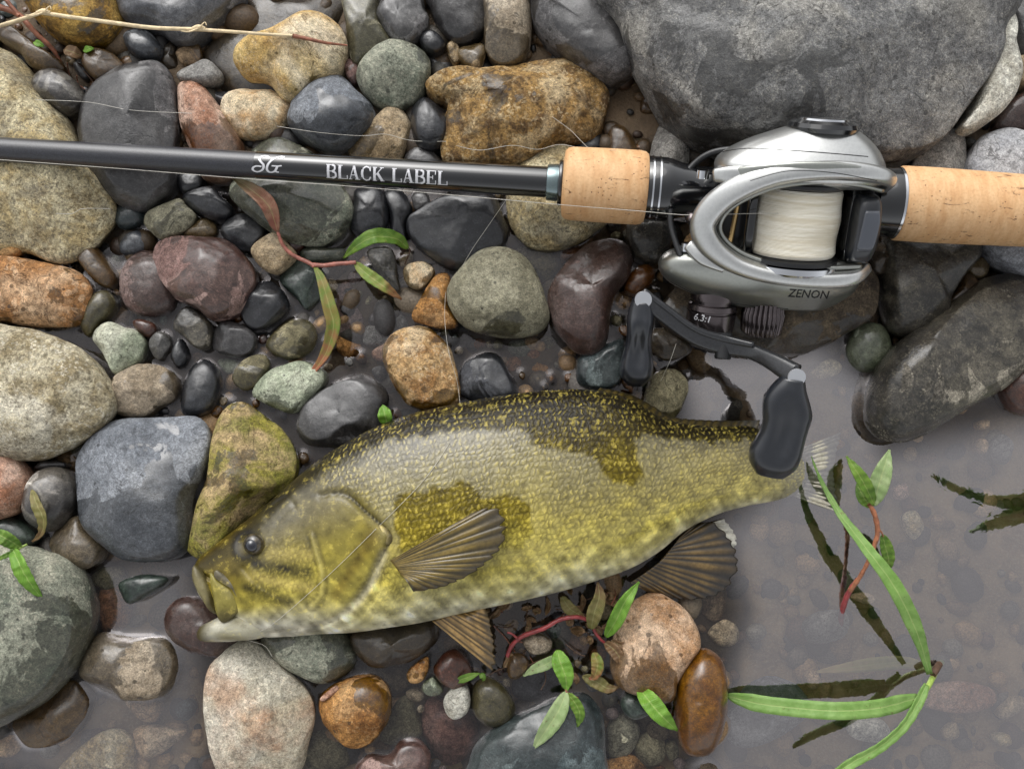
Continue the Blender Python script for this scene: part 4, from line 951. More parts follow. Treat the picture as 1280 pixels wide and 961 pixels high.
    pig = pig * (1 - .5 * hu) + lc((92, 82, 44)) * .5 * hu
    wedge = np.exp(-(seg_dist(pxf, [(476, 668), (455, 700), (430, 738)]) / 8) ** 2)[:, None] * .7
    pig = pig * (1 - wedge) + lc((96, 78, 16)) * wedge
    pre = np.exp(-(seg_dist(pxf, catmull([(402, 672), (410, 695), (415, 718), (413, 738)], 20, False)) / 3) ** 2)[:, None] * .6
    pig = pig * (1 - pre) + lc((176, 164, 96)) * pre
    # blotched vertical bars of the flank
    bars = sstep(.25, .8, np.sin(x / 17.0 + .9 * nz1 + .006 * pxf[:, 1])) * sstep(.12, .2, W) * sstep(.72, .5, W) * sstep(430, 520, x)
    pig *= (1 - .42 * bars * (.6 + .4 * nz2))[:, None]
    # dark stripes fanning back from the eye
    for pl, wd, k in (([(330, 701), (360, 706), (395, 712)], 7.5, .85), ([(320, 730), (345, 737), (372, 749)], 6, .75), ([(330, 660), (370, 650), (400, 640)], 9, .35), ([(285, 690), (268, 704), (255, 716)], 9, .45)):
        m_ = k * np.exp(-(seg_dist(pxf, pl) / wd) ** 2); pig *= (1 - m_ * (1 + .3 * nz2))[:, None]
    gl = np.exp(-((dop - 1.5) / 1.7) ** 2) * (.15 + .6 * sstep(405, 450, x) * sstep(735, 690, pxf[:, 1]))
    pig *= (1 - gl)[:, None]
    gm = np.exp(-((dp_ - 5) / 2.0) ** 2) * .4
    pig *= (1 - gm)[:, None]
    memb = np.exp(-(seg_dist(pxf, catmull([(330, 787), (390, 781), (436, 764), (470, 728), (488, 690)], 40, False)) / 5) ** 2)[:, None]
    pig = pig * (1 - .7 * memb) + lc((196, 190, 168)) * .7 * memb
    eyer = (np.exp(-((de - 15) / 6) ** 2) * .8)[:, None]
    pig *= 1 - eyer
    low_ = sstep(.45, .75, W)
    pig *= np.exp((.16 + .22 * low_) * nz2 + (.14 + .25 * low_) * nz3)[:, None]
    pig *= (1 - .35 * sstep(.36, .10, Wn))[:, None]
    fade = sstep(940, 1000, x)[:, None]
    pig = pig * .88 * (1 - fade) + lc((150, 145, 124)) * fade
    pig = np.clip(pig, .003, .8)
    # sky glare put into the colour: grey sheen area with gaps left dark
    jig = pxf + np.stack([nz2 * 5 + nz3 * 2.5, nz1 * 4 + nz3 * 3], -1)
    SKY_SHEEN = [(345, 640), (372, 620), (400, 590), (440, 568), (500, 553), (560, 545), (620, 545), (655, 540), (665, 553), (680, 562), (700, 566), (740, 572), (760, 592), (775, 606), (800, 600), (790, 575), (782, 556), (800, 545), (825, 553), (880, 556), (945, 553), (990, 566), (1010, 590), (960, 615), (880, 622), (800, 655), (740, 690), (660, 700), (600, 705), (540, 715), (480, 705), (430, 745), (370, 750), (330, 730), (325, 690)]
    df = sdf(jig, SKY_SHEEN)
    sky_sheen = sstep(3.5, -3.5, df)
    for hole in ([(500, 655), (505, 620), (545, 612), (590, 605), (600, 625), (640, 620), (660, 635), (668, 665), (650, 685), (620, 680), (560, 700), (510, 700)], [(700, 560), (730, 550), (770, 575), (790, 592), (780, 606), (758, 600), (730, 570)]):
        sky_sheen *= 1 - sstep(2.0, -2.0, sdf(jig, hole))
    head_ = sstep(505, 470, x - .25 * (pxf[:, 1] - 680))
    sky_sheen *= np.where(x < 480, sstep(.07, .17, W + .01 * nz2), 1.0)
    sky_sheen *= (1 - head_ * np.interp(W, [.25, .5], [.45, .85])) * sstep(.97, .72, W) * np.interp(W, [.1, .4, .7], [1, .95, .45]) * sstep(18, 30, de)
    no_sheen = ((1 - sky_sheen) * sstep(.74, .55, W) * sstep(440, 500, x) * sstep(940, 840, x))[:, None]  # skin outside the painted sheen made darker and more saturated
    pig = pig * (1 - no_sheen * np.array([.22, .28, .72]))
    lift = (sky_sheen * sstep(.08, .3, W))[:, None]  # skin colour lightened where the sky glare is painted
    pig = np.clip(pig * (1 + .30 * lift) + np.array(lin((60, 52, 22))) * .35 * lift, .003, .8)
    scaled = np.maximum(sstep(2, 16, sdf(pxf, OPERC)) * sstep(400, 440, x - .3 * (pxf[:, 1] - 640)), .45 * sstep(0, -8, sdf(pxf, PREOP)))
    scaled *= sstep(.98, .62, W) * .85 + .15
    # scale grid follows the body
    ms = (D + Vn) / 2
    arc = np.concatenate([[0], np.cumsum(np.linalg.norm(np.diff(ms, axis=0), axis=1))])
    hh = np.linalg.norm(Vn - D, axis=1)
    su = np.repeat(arc[:, None], nv, 1).reshape(-1) / 6.9
    sw = ((w[None] - .5) * (hh[:, None] * .7 + 60)).reshape(-1) / 7.2 + 200
    su = su + (sw - 200) * .22
    ex = lambda a, v: np.append(a, [v, v])
    attr_color(o, 'pigment', np.vstack([pig, pig[:1], pig[-1:]]))
    attr_float(o, 'sky_sheen', ex(sky_sheen, 0)); attr_float(o, 'scaled', ex(scaled, 0)); attr_float(o, 'su', ex(su, 0)); attr_float(o, 'sw', ex(sw, 0))
    return V.reshape(nu, nv, 3)
FISH_V = make_fish()

def fish_piece(name, pts, zc, h, colors, seed, lump=.03, sky_sheen=.2, parent=None, ea=.8, tip=None):
    """a rounded fish part over a pixel outline, with the fish's skin"""
    w = Pn(np.array(pts, float), zc)[:, :2]
    c, V, F = build_blob(w, zc, h, h, seed, 0, 1.8, lump, ea)
    Vw = V + [c[0], c[1], zc]
    o = mesh_obj(name, to_fish(Vw), F, SKIN, parent or FISH)
    rng = np.random.default_rng(seed)
    nz = wave_noise(Vw * 1000, waves(rng, 12, .15, .6))
    f = sstep(-.5, .9, nz)[:, None]
    base_ = np.array(lin(colors[0])) * (1 - f) + np.array(lin(colors[1])) * f
    if tip:
        k_ = sstep(P(tip[1], 790, zc).x, P(tip[0], 790, zc).x, Vw[:, 0])[:, None]; base_ = base_ * (1 - k_) + np.array(lin(tip[2])) * k_
    attr_color(o, 'pigment', base_)
    attr_float(o, 'sky_sheen', np.full(len(V), sky_sheen)); attr_float(o, 'scaled', np.zeros(len(V))); attr_float(o, 'su', np.zeros(len(V))); attr_float(o, 'sw', np.zeros(len(V)))
    return o
fish_piece('lower_jaw', [(246, 791), (251, 782), (263, 776), (280, 768), (305, 758), (335, 758), (350, 780), (330, 796), (295, 801), (262, 802), (249, 799)], .0262, .0095, ((192, 189, 172), (132, 126, 96)), 31, tip=(250, 282, (62, 54, 20)))
fish_piece('upper_lip', [(243, 706), (252, 712), (262, 728), (268, 748), (272, 766), (264, 764), (254, 748), (245, 732), (241, 718)], .0325, .0042, ((66, 58, 24), (112, 104, 70)), 32)
fish_piece('maxilla', [(262, 716), (272, 722), (288, 733), (300, 748), (298, 764), (288, 774), (278, 778), (271, 768), (266, 745)], .0358, .0028, ((126, 117, 48), (80, 72, 28)), 33)
fish_piece('mouth_edge', [(270, 712), (284, 720), (300, 728), (308, 742), (308, 756), (301, 752), (296, 740), (282, 730), (268, 721)], .0372, .0018, ((92, 86, 68), (64, 56, 30)), 34, sky_sheen=.1)
fish_piece('gill_flap', [(474, 655), (486, 660), (497, 670), (494, 680), (484, 682), (476, 672)], .0485, .003, ((206, 188, 128), (70, 60, 24)), 35)

def make_eye():
    z = .0425
    c = P(317, 680, z)
    g, nt, out = new_mat('eye_iris')
    v = nt.n('TexCoord', 'Object')
    principled(nt, out, Base_Color=nt.mix(nt.mr(nt.noise(v, 500, 4), .4, .6), L4((34, 27, 12)), L4((70, 60, 40))), Roughness=.3, Coat_Weight=1.0, Coat_Roughness=.03)
    pts = [(317 + 13 * math.cos(a), 680 + 13.5 * math.sin(a)) for a in np.linspace(0, 2 * math.pi, 14, endpoint=False)]
    w = Pn(np.array(pts), z)[:, :2]
    cc, V, F = build_blob(w, z, .0042, .003, 4, 0, 1.4, 0.0, 1.0)
    e = mesh_obj('eye', to_fish(V + [cc[0], cc[1], z]), F, g, FISH)
    k, nt, out = new_mat('eye_pupil')
    principled(nt, out, Base_Color=(.006, .007, .014, 1), Roughness=.05, Coat_Weight=1.0)
    pts = [(315.5 + 9.4 * math.cos(a), 681.5 + 9.6 * math.sin(a)) for a in np.linspace(0, 2 * math.pi, 12, endpoint=False)]
    w = Pn(np.array(pts), z + .0016)[:, :2]
    cc, V, F = build_blob(w, z + .0016, .0035, .002, 5, 0, 1.2, 0.0, 1.0)
    mesh_obj('pupil', to_fish(V + [cc[0], cc[1], z + .0016]), F, k, e)
make_eye()

def fin_mat():
    m, nt, out = new_mat('fin_membrane')
    at = nt.n('Attribute', 'Color', attribute_name='pigment')
    v = nt.n('TexCoord', 'Object')
    n = nt.noise(v, 500, 4, .6)
    col = nt.mix(nt.mr(n, .35, .7, 0, .5), at, nt.mix(1.0, at, (.35, .33, .3, 1), 'MULTIPLY'))
    b = principled(nt, out, Base_Color=col, Roughness=.4, Coat_Weight=.4, Coat_Roughness=.12, Normal=nt.n('Bump', 0, i_Strength=.3, i_Distance=.0006, i_Height=n))
    return m
FINM = fin_mat()
def make_fin(name, base, edge, zb, ze, nrays, ca, cb, cedge, seed, bulge=.002, ragged=.05, ridge=.0007, label=None):
    """base, edge: px polylines walked the same way; rays run from base to edge"""
    per = 9; m = nrays * per + 1; k = 30
    B = catmull(base, m, False); E = catmull(edge, m, False)
    rng = np.random.default_rng(seed)
    tt = np.linspace(0, 1, m); warp = .35 * np.sin(tt * 23 + seed) + .3 * np.sin(tt * 41 + 2 * seed); ph = tt * nrays * 2 * math.pi + 2.2 * warp
    ray = .5 + .5 * np.cos(ph)
    amp = np.repeat(rng.uniform(.5, 1.2, nrays + 1), per)[:m]
    reach = 1 - ragged * (1 - ray) * amp - ragged * .35 * rng.uniform(0, 1, nrays + 1)[(np.arange(m) // per)]
    r = np.linspace(0, 1, k)
    px = B[:, None] + (E - B)[:, None] * (r[None, :] * reach[:, None])[..., None]
    # rays bow a little
    zbv = np.interp(tt, np.linspace(0, 1, len(zb)), zb); zev = np.interp(tt, np.linspace(0, 1, len(ze)), ze)
    z = zbv[:, None] * (1 - r) + zev[:, None] * r + bulge * np.sin(math.pi * r)[None] + (ridge * (ray * amp - .3)[:, None] * np.sin(math.pi * (.08 + .84 * r))[None])
    z += .0006 * np.sin(tt * 9 + seed)[:, None] * r[None]
    V = Pn(px.reshape(-1, 2), z.reshape(-1)[:, ] if False else z.reshape(-1))
    o = mesh_obj(name, to_fish(V), grid_faces(m, k), FINM, FISH)
    A, Bc, Ec = (np.array(lin(c)) for c in (ca, cb, cedge))
    f = (ray[:, None] * np.ones(k))[..., None] * (.75 + .5 * rng.uniform(0, 1, (m, 1, 1)))
    f = np.clip(f * (1 + .35 * np.sin(np.linspace(0, 14, k)[None, :, None] + tt[:, None, None] * 17 + seed)), 0, 1)
    col = Bc * (1 - f) + A * f
    e = sstep(.62, 1.0, r)[None, :, None] * np.ones((m, 1, 1))
    col = col * (1 - .8 * e) + Ec * .8 * e
    attr_color(o, 'pigment', col.reshape(-1, 3))
    so = o.modifiers.new('thick', 'SOLIDIFY'); so.thickness = .0005
    if label: o['label'] = label
    return o
make_fin('pectoral_fin', [(488, 700), (492, 705), (497, 711), (502, 718)], [(596, 638), (621, 634), (633, 652), (629, 682), (600, 711), (556, 732), (517, 739)], [.0535, .0535, .052], [.0565, .0575, .054], 15, (122, 102, 44), (52, 44, 16), (58, 50, 34), 1, bulge=.0035, ridge=.00028)
make_fin('pelvic_fin', [(540, 776), (560, 770), (596, 760)], [(617, 839), (620, 820), (614, 780), (606, 756)], [.022, .026, .024], [.017, .023, .026], 9, (188, 152, 92), (84, 66, 36), (74, 62, 42), 2, bulge=.003, ridge=.00032)
make_fin('anal_fin', [(788, 728), (806, 716), (824, 702), (838, 686), (850, 672)], [(812, 741), (850, 749), (884, 748), (912, 734), (924, 704), (914, 674), (893, 653), (868, 654)], [.013, .014, .012], [.007, .0065, .006], 16, (112, 90, 50), (40, 35, 28), (38, 36, 36), 3, bulge=.001, ridge=.00032)
make_fin('fin_web', [(850, 672), (866, 662), (880, 656)], [(921, 690), (920, 668), (905, 648)], [.006, .006], [.0018, .0015], 5, (196, 192, 176), (168, 164, 150), (188, 186, 176), 6, bulge=.0)
make_fin('dorsal_fin', [(744, 492), (780, 500), (812, 516), (830, 528), (870, 534), (910, 536), (946, 537)], [(750, 485), (786, 493), (818, 509), (836, 521), (872, 525), (912, 526), (950, 525)], [.026, .020, .013, .006], [.022, .016, .010, .004], 20, (74, 62, 22), (40, 34, 14), (30, 26, 14), 4, bulge=0, ridge=.0004)
make_fin('tail_fin', [(992, 564), (1004, 590), (992, 620)], [(1052, 540), (1042, 592), (1052, 642)], [-.003, -.003], [-.0022, -.0022], 14, (206, 200, 180), (168, 162, 144), (170, 166, 154), 5)

# ------------------------------------------------------------------ fishing rod
def simple_mat(name, col, rough=.4, metal=0.0, coat=0.0, coat_r=.05, nscale=None, namt=.15, bump=0.0, bscale=800, spec=.5):
    m, nt, out = new_mat(name)
    v = nt.n('TexCoord', 'Object')
    c = L4(col)
    if nscale:
        nn = nt.noise(v, nscale, 4, .6)
        k = nt.mr(nn, .3, .7, 1 - namt, 1 + namt)
        c = nt.mix(1.0, c, nt.n('CombineColor', 0, i_0=k, i_1=k, i_2=k), 'MULTIPLY')
    kw = dict(Base_Color=c, Roughness=rough, Metallic=metal, Coat_Weight=coat, Coat_Roughness=coat_r, Specular_IOR_Level=spec)
    if bump: kw['Normal'] = nt.n('Bump', 0, i_Strength=bump, i_Distance=.0006, i_Height=nt.noise(v, bscale, 3, .6))
    principled(nt, out, **kw)
    return m
M_BLACK = simple_mat('gloss_black', (16, 17, 20), .12, 0, 1.0, .04)
M_BLANK = simple_mat('graphite_blank', (40, 41, 47), .36, 0, .5, .3, nscale=1500, namt=.5, bump=.12, bscale=1600)
M_RUBBER = simple_mat('soft_black_rubber', (28, 31, 37), .30, 0, .6, .18, nscale=300, namt=.1)
M_SILVER = simple_mat('satin_silver', (206, 207, 205), .30, .92, .35, .12, nscale=700, namt=.05)
M_SILVERD = simple_mat('satin_grey_silver', (164, 166, 160), .32, .92, .3, .15, nscale=700, namt=.05)
M_CHROME = simple_mat('polished_steel', (214, 216, 220), .10, 1.0)
M_STEEL = simple_mat('brushed_steel', (196, 198, 202), .35, .6)
M_GUN = simple_mat('dark_bronze_metal', (98, 90, 91), .25, .9, .3, .08)
M_DARK = simple_mat('matt_black', (20, 21, 23), .45, 0, .2, .2)
M_WINCHK = simple_mat('grey_green_ring', (120, 136, 138), .15, .8, .5, .05)
M_PRINT = simple_mat('silver_print', (214, 214, 218), .35, .2)
M_PRINTD = simple_mat('dark_print', (26, 26, 28), .5)
M_GOLD = simple_mat('brass', (190, 160, 110), .3, .9)
def cork_mat():
    m, nt, out = new_mat('cork')
    v = nt.n('TexCoord', 'Object')
    mp = nt.n('Mapping', 0, i_Vector=v, i_Scale=(.35, 1, 1))
    mp2 = nt.n('Mapping', 0, i_Vector=v, i_Scale=(2.6, .6, .6))
    n1 = nt.noise(mp2, 90, 6, .6); n2 = nt.noise(v, 800, 3, .6)
    pit = nt.mr(nt.noise(mp, 210, 6, .72, 1.0), .60, .66)
    pore = nt.mr(nt.n('TexVoronoi', 'Distance', i_Vector=v, i_Scale=420), .10, .20, 1.0, 0.0)
    pore = nt.m('MULTIPLY', pore, nt.mr(nt.noise(v, 130, 3), .46, .56))
    dk = nt.m('MAXIMUM', pit, nt.m('MULTIPLY', pore, .8))
    col = nt.mix(nt.mr(n1, .35, .65), L4((204, 158, 110)), L4((220, 180, 134)))
    col = nt.mix(nt.mr(n2, .4, .75, 0, .3), col, L4((168, 120, 74)))
    col = nt.mix(nt.m('MULTIPLY', dk, .85), col, L4((92, 58, 34)))
    principled(nt, out, Base_Color=col, Roughness=.62, Normal=nt.n('Bump', 0, i_Strength=.5, i_Distance=.0008, i_Height=nt.m('SUBTRACT', nt.m('MULTIPLY', n2, .3), dk)))
    return m
M_CORK = cork_mat()
RZ0, RZ1 = .030, .046        # height of the rod axis at px x = 0 and at px x = 985
AX0, AX1 = P(-160, 177.5, RZ0), P(985, 246, RZ1)
AXD = (AX1 - AX0).normalized()
def ax_at(u):
    """point of the rod axis seen at pixel column u"""
    lo, hi = -.2, 1.8
    for _ in range(50):
        mid = (lo + hi) / 2; p = AX0 + (AX1 - AX0) * mid
        # project
        q = p - Vector((0, 0, CAM_H)); yy = q.y * CA + q.z * SA; zz = -q.y * SA + q.z * CA
        if 640 + FPX * q.x / -zz < u: lo = mid
        else: hi = mid
    return AX0 + (AX1 - AX0) * lo
def px_size(p):
    q = p - Vector((0, 0, CAM_H)); zz = -q.y * SA + q.z * CA
    return -zz / FPX
ROD = empty('fishing_rod', tuple(AX0))
tag(ROD, 'black casting rod with cork grips lying across the stones', 'fishing rod')
ROTM = AXD.to_track_quat('X', 'Z').to_matrix()
def lathe_rod(name, prof, mat, parent=None, n=64, ridge=None):
    """prof: list of (px column, radius px) -> solid of revolution on the rod axis"""
    V = []
    for u, r in prof:
        c = ax_at(u); rr = r * px_size(c)
        for k in range(n):
            a = 2 * math.pi * k / n
            off = ROTM @ Vector((0, math.cos(a) * rr, math.sin(a) * rr))
            V.append(c + off - AX0)
    F = [tuple(f) for f in grid_faces(len(prof), n, True)] + [tuple(range(n))[::-1], tuple(range((len(prof) - 1) * n, len(prof) * n))]
    o = mesh_obj(name, V, F, mat, parent or ROD)
    o.data.polygons[len(F) - 1].use_smooth = False; o.data.polygons[len(F) - 2].use_smooth = False
    o.data.set_sharp_from_angle(angle=R(40))
    return o
BLANK = lathe_rod('blank', [(u, np.interp(u, [-160, 0, 320, 690], [14.2, 15.2, 16.2, 18.6])) for u in np.linspace(-160, 692, 60)], M_BLANK)
lathe_rod('blank_sleeve', [(u, np.interp(u, [300, 690], [16.7, 19.2])) for u in np.linspace(322, 688, 24)], M_BLACK)
lathe_rod('winding_check', [(683, 20.0), (684, 21.8), (686, 22.4), (696, 23), (699, 22.5), (699.5, 21)], M_WINCHK)
lathe_rod('trim_ring', [(697, 24), (698, 27.5), (699.5, 28.5), (703, 28.5), (705, 27)], M_BLACK)
lathe_rod('fore_grip', [(703, 30), (704.5, 40), (708, 43.5), (714, 45), (740, 45.5), (770, 45.8), (798, 45.8), (804, 44.5), (807, 42), (808, 36)], M_CORK)
lathe_rod('reel_seat', [(803, 38), (806, 39.5), (830, 39.5), (838, 38), (850, 34), (870, 31), (900, 30), (960, 30), (1040, 31), (1080, 36), (1096, 40)], M_BLACK)
for u in (813.5, 822): lathe_rod('seat_ring', [(u - 1.2, 39), (u - 1, 40.3), (u + 1, 40.3), (u + 1.2, 39)], M_CHROME)
lathe_rod('rear_hood', [(1084, 34), (1088, 40), (1096, 42), (1106, 42.5), (1116, 43.5), (1119, 43)], M_BLACK)
lathe_rod('hood_ring', [(1116, 43), (1116.5, 44.4), (1119.5, 44.4), (1120, 43)], M_CHROME)
lathe_rod('rear_grip', [(1118.5, 40), (1120, 44.5), (1123, 46), (1160, 46.5), (1220, 45.5), (1300, 44), (1400, 41), (1440, 39), (1450, 34)], M_CORK)

# lettering: strokes with widths (letter box 1 x 1), laid on the curved blank
def strokes_letter(ch):
    T, h_ = .26, .07
    S = lambda *p: [p]
    d = {
     'B': [([(.16, 0), (.16, 1)], T), ([(.0, .97), (.5, .97)], h_), ([(.0, .03), (.5, .03)], h_), ([(.12, .53), (.55, .53)], h_)] + [([(.48, .97), (.68, .90), (.72, .75), (.66, .60), (.5, .53)], .17), ([(.5, .53), (.74, .44), (.80, .27), (.72, .10), (.48, .03)], .19)],
     'L': [([(.18, 0), (.18, 1)], T), ([(0, .97), (.4, .97)], h_), ([(0, .03), (.8, .03)], h_), ([(.80, .0), (.80, .30)], .09)],
     'A': [([(.42, 1), (.12, .05)], .08), ([(.42, 1), (.72, .05)], .24), ([(.2, .35), (.6, .35)], h_), ([(0, .03), (.28, .03)], h_), ([(.52, .03), (.95, .03)], h_)],
     'C': [([(.82, .72), (.70, .94), (.46, 1.0), (.22, .85), (.14, .5), (.22, .15), (.46, 0), (.70, .06), (.84, .28)], .13), ([(.17, .75), (.13, .5), (.17, .25)], .24), ([(.82, .68), (.82, 1.0)], .07)],
     'K': [([(.16, 0), (.16, 1)], T), ([(0, .97), (.36, .97)], h_), ([(0, .03), (.36, .03)], h_), ([(.78, .97), (.26, .45)], .08), ([(.40, .60), (.82, .03)], .25), ([(.6, .97), (.92, .97)], h_), ([(.64, .03), (.98, .03)], h_)],
     'E': [([(.18, 0), (.18, 1)], T), ([(0, .97), (.76, .97)], h_), ([(0, .03), (.78, .03)], h_), ([(.2, .52), (.54, .52)], h_), ([(.76, .72), (.76, 1)], .08), ([(.79, 0), (.79, .3)], .08), ([(.55, .38), (.55, .66)], .07)],
    }
    return d.get(ch, [])
def stroke_quads(pl, w, n=10):
    p = catmull(pl, n, False) if len(pl) > 2 else np.linspace(pl[0], pl[1], 5)
    t = np.gradient(p, axis=0); t /= np.linalg.norm(t, axis=1)[:, None] + 1e-9
    nn = np.stack([-t[:, 1], t[:, 0]], -1)
    V = np.concatenate([p + nn * w / 2, p - nn * w / 2]); k = len(p)
    return V, [(i, i + 1, k + i + 1, k + i) for i in range(k - 1)]
def on_rod(name, pieces, u0, w_px, h_px, rad_px, mid, mat, slant=0.0):
    """pieces: strokes in a unit box drawn along the rod from pixel column u0; mid = angle of the text line (rad, 0 = up)"""
    V, F, off = [], [], 0
    for pts, fc in pieces:
        for x, y in pts:
            u = u0 + (x + slant * (y - .5)) * w_px
            c = ax_at(u); s = px_size(c); rr = np.interp(u, [300, 690], [16.7, 19.2]) * s + .00016
            a = mid - (y - .5) * h_px * s / rr       # positive y goes away from the viewer's feet (towards +Y)
            V.append(c + ROTM @ Vector((0, -math.sin(a) * rr, math.cos(a) * rr)) - AX0)
        F += [tuple(i + off for i in f) for f in fc]; off += len(pts)
    return mesh_obj(name, V, F, mat, BLANK, smooth=False)
pieces = []
xpos = 0.0
for ch in 'BLACK LABEL':
    if ch == ' ': xpos += .55; continue
    for pl, w in strokes_letter(ch):
        v, f = stroke_quads(pl, w * .82)
        v = v * [1.0, 1.0]; v[:, 0] += xpos
        pieces.append((v, f))
    xpos += {'B': .95, 'L': .92, 'A': 1.0, 'C': 1.0, 'K': 1.05, 'E': .95}[ch]
for v, f in pieces: v[:, 0] /= xpos
o = on_rod('lettering', pieces, 412, 151, 17.5, 18, R(28), M_PRINT)
o['label'] = 'silver serif capitals BLACK LABEL on the black blank'
Sg = [([(.46, .84), (.40, 1.0), (.24, 1.0), (.15, .82), (.24, .62), (.36, .44), (.36, .18), (.20, .0), (.04, .08), (.02, .26), (.14, .36), (.30, .34)], .055),
      ([(.88, .90), (.96, 1.02), (.86, 1.05), (.66, .88), (.52, .55), (.50, .20), (.62, .02), (.78, .12), (.84, .40)], .055), ([(.64, .42), (.84, .42), (.98, .46)], .05), ([(.84, .40), (.80, .12), (.92, .06)], .05)]
o = on_rod('logo', [stroke_quads(pl, w * 1.5, 24) for pl, w in Sg], 322, 36, 21, 16.5, R(14), M_PRINT, slant=.12)
o['label'] = 'white script SG mark on the black blank'

# ------------------------------------------------------------------ reel (low-profile casting reel, tipped towards its handle side)
RO = P(993, 275, .056)
EX = Vector((1, -.056, 0)).normalized()
EY = (P(1018, 152, .078) - P(984, 388, .036)); EY = (EY - EX * EY.dot(EX) * .75).normalized()
EZ = EX.cross(EY).normalized(); EX = EY.cross(EZ).normalized()
RM = Matrix((EX, EY, EZ)).transposed()
REEL = empty('fishing_reel', tuple(RO))
REEL.rotation_euler = RM.to_euler()
tag(REEL, 'silver low-profile casting reel with cream line and black handle', 'fishing reel')
RMI = RM.inverted()
def W2R(p): return RMI @ (Vector(p) - RO)
mm = .001
def super_sec(y, x0, x1, z0, z1, e=2.6, n=56):
    a = np.arange(n) * 2 * math.pi / n
    cx, sx = np.cos(a), np.sin(a)
    x = np.sign(cx) * np.abs(cx) ** (2 / e); z = np.sign(sx) * np.abs(sx) ** (2 / e)
    return np.stack([(x0 + x1) / 2 + (x1 - x0) / 2 * x, np.full(n, y), (z0 + z1) / 2 + (z1 - z0) / 2 * z], -1)
def loft(name, secs, mat, parent=None, k=4, smooth_ends=False):
    """secs: list of (n,3) mm rings, interpolated smoothly"""
    A = np.array(secs)
    m, n, _ = A.shape
    B = np.stack([catmull(A[:, j], (m - 1) * k + 1, False) for j in range(n)], 1) if k > 1 else A
    V = B.reshape(-1, 3) * mm; q = len(B)
    F = [tuple(f) for f in grid_faces(q, n, True)] + [tuple(range(n))[::-1], tuple(range((q - 1) * n, q * n))]
    o = mesh_obj(name, V, F, mat, parent or REEL)
    o.data.polygons[len(F) - 1].use_smooth = False; o.data.polygons[len(F) - 2].use_smooth = False
    return o
def lathe_y(name, cx, cz, prof, mat, parent=None, n=72, knurl=0, kd=0.0):
    """prof: (y, r) mm, around an axis parallel to the spool"""
    V = []
    for y, r in prof:
        for k in range(n):
            a = 2 * math.pi * k / n
            rr = r * (1 - kd * (.5 + .5 * math.cos(knurl * a)) ** 2) if knurl else r
            V.append((cx + rr * math.cos(a), y, cz + rr * math.sin(a)))
    V = np.array(V) * mm
    F = [tuple(f) for f in grid_faces(len(prof), n, True)] + [tuple(range(n))[::-1], tuple(range((len(prof) - 1) * n, len(prof) * n))]
    o = mesh_obj(name, V, F, mat, parent or REEL)
    for i in range(2): o.data.polygons[len(F) - 1 - i].use_smooth = False
    o.data.set_sharp_from_angle(angle=R(30))
    return o
def sharp(o, ang=38):
    o.data.set_sharp_from_angle(angle=R(ang)); return o
def sweep(name, path, wid, hei, mat, parent=None, n=20, e=3.0, tilt=None, k=90):
    """rounded bar along a local path (mm); wid across, hei along local z"""
    p = catmull(np.array(path, float), k, False)
    s = np.linspace(0, 1, k)
    wv = np.interp(s, np.linspace(0, 1, len(wid)), wid); hv = np.interp(s, np.linspace(0, 1, len(hei)), hei)
    tv = np.interp(s, np.linspace(0, 1, len(tilt)), tilt) if tilt else np.zeros(k)
    t = np.gradient(p, axis=0); t /= np.linalg.norm(t, axis=1)[:, None]
    V = []
    a = np.arange(n) * 2 * math.pi / n
    cx = np.sign(np.cos(a)) * np.abs(np.cos(a)) ** (2 / e); sx = np.sign(np.sin(a)) * np.abs(np.sin(a)) ** (2 / e)
    for i in range(k):
        side = np.cross(t[i], [0, 0, 1.0]); side /= np.linalg.norm(side); up = np.cross(side, t[i])
        c, s_ = math.cos(tv[i]), math.sin(tv[i])
        s2 = side * c + up * s_; u2 = up * c - side * s_
        V.append(p[i] + cx[:, None] * wv[i] / 2 * s2 + sx[:, None] * hv[i] / 2 * u2)
    V = np.concatenate(V) * mm
    F = [tuple(f) for f in grid_faces(k, n, True)] + [tuple(range(n))[::-1], tuple(range((k - 1) * n, k * n))]
    return mesh_obj(name, V, F, mat, parent or REEL)

# body of the frame behind the spool
loft('frame', [super_sec(y, -40, 40, -26, -3, 4) for y in (-20, -10, 0, 10, 20)], M_DARK, k=1)
loft('reel_foot', [super_sec(y, -42, 44, -30, -24, 4) for y in (-9, -4, 4, 9)], M_DARK, k=1)
# far side plate with its dome and cap
PALM = loft('palm_side_plate', [super_sec(18, -36, 37, -22, 19, 2.5), super_sec(21, -41, 39, -24, 23, 2.5), super_sec(27, -42, 39.5, -25, 24, 2.5), super_sec(33, -36, 37, -22, 21, 2.4),
      super_sec(38, -27, 33, -18, 17.5, 2.3), super_sec(42, -17, 28, -15, 14.5, 2.2), super_sec(44.5, -10, 24, -13, 12.5, 2.1)], M_SILVER)
sweep('palm_ridge', [(-40, 22.5, 13), (-30, 25, 21), (-12, 27.5, 26), (8, 28.5, 26.5), (26, 27, 22.5), (36, 24, 13)], [3, 5, 6, 6, 5, 3], [2.5, 3, 3, 3, 3, 2.5], M_SILVERD, k=60)
lathe_y('cast_control_cap', 7, 0, [(43, 16.5), (45, 17.2), (47, 16.4), (48.4, 14)], M_BLACK)
lathe_y('cap_disc', 7, 0, [(48, 12.2), (49.2, 11.8), (49.8, 9.5)], M_CHROME)
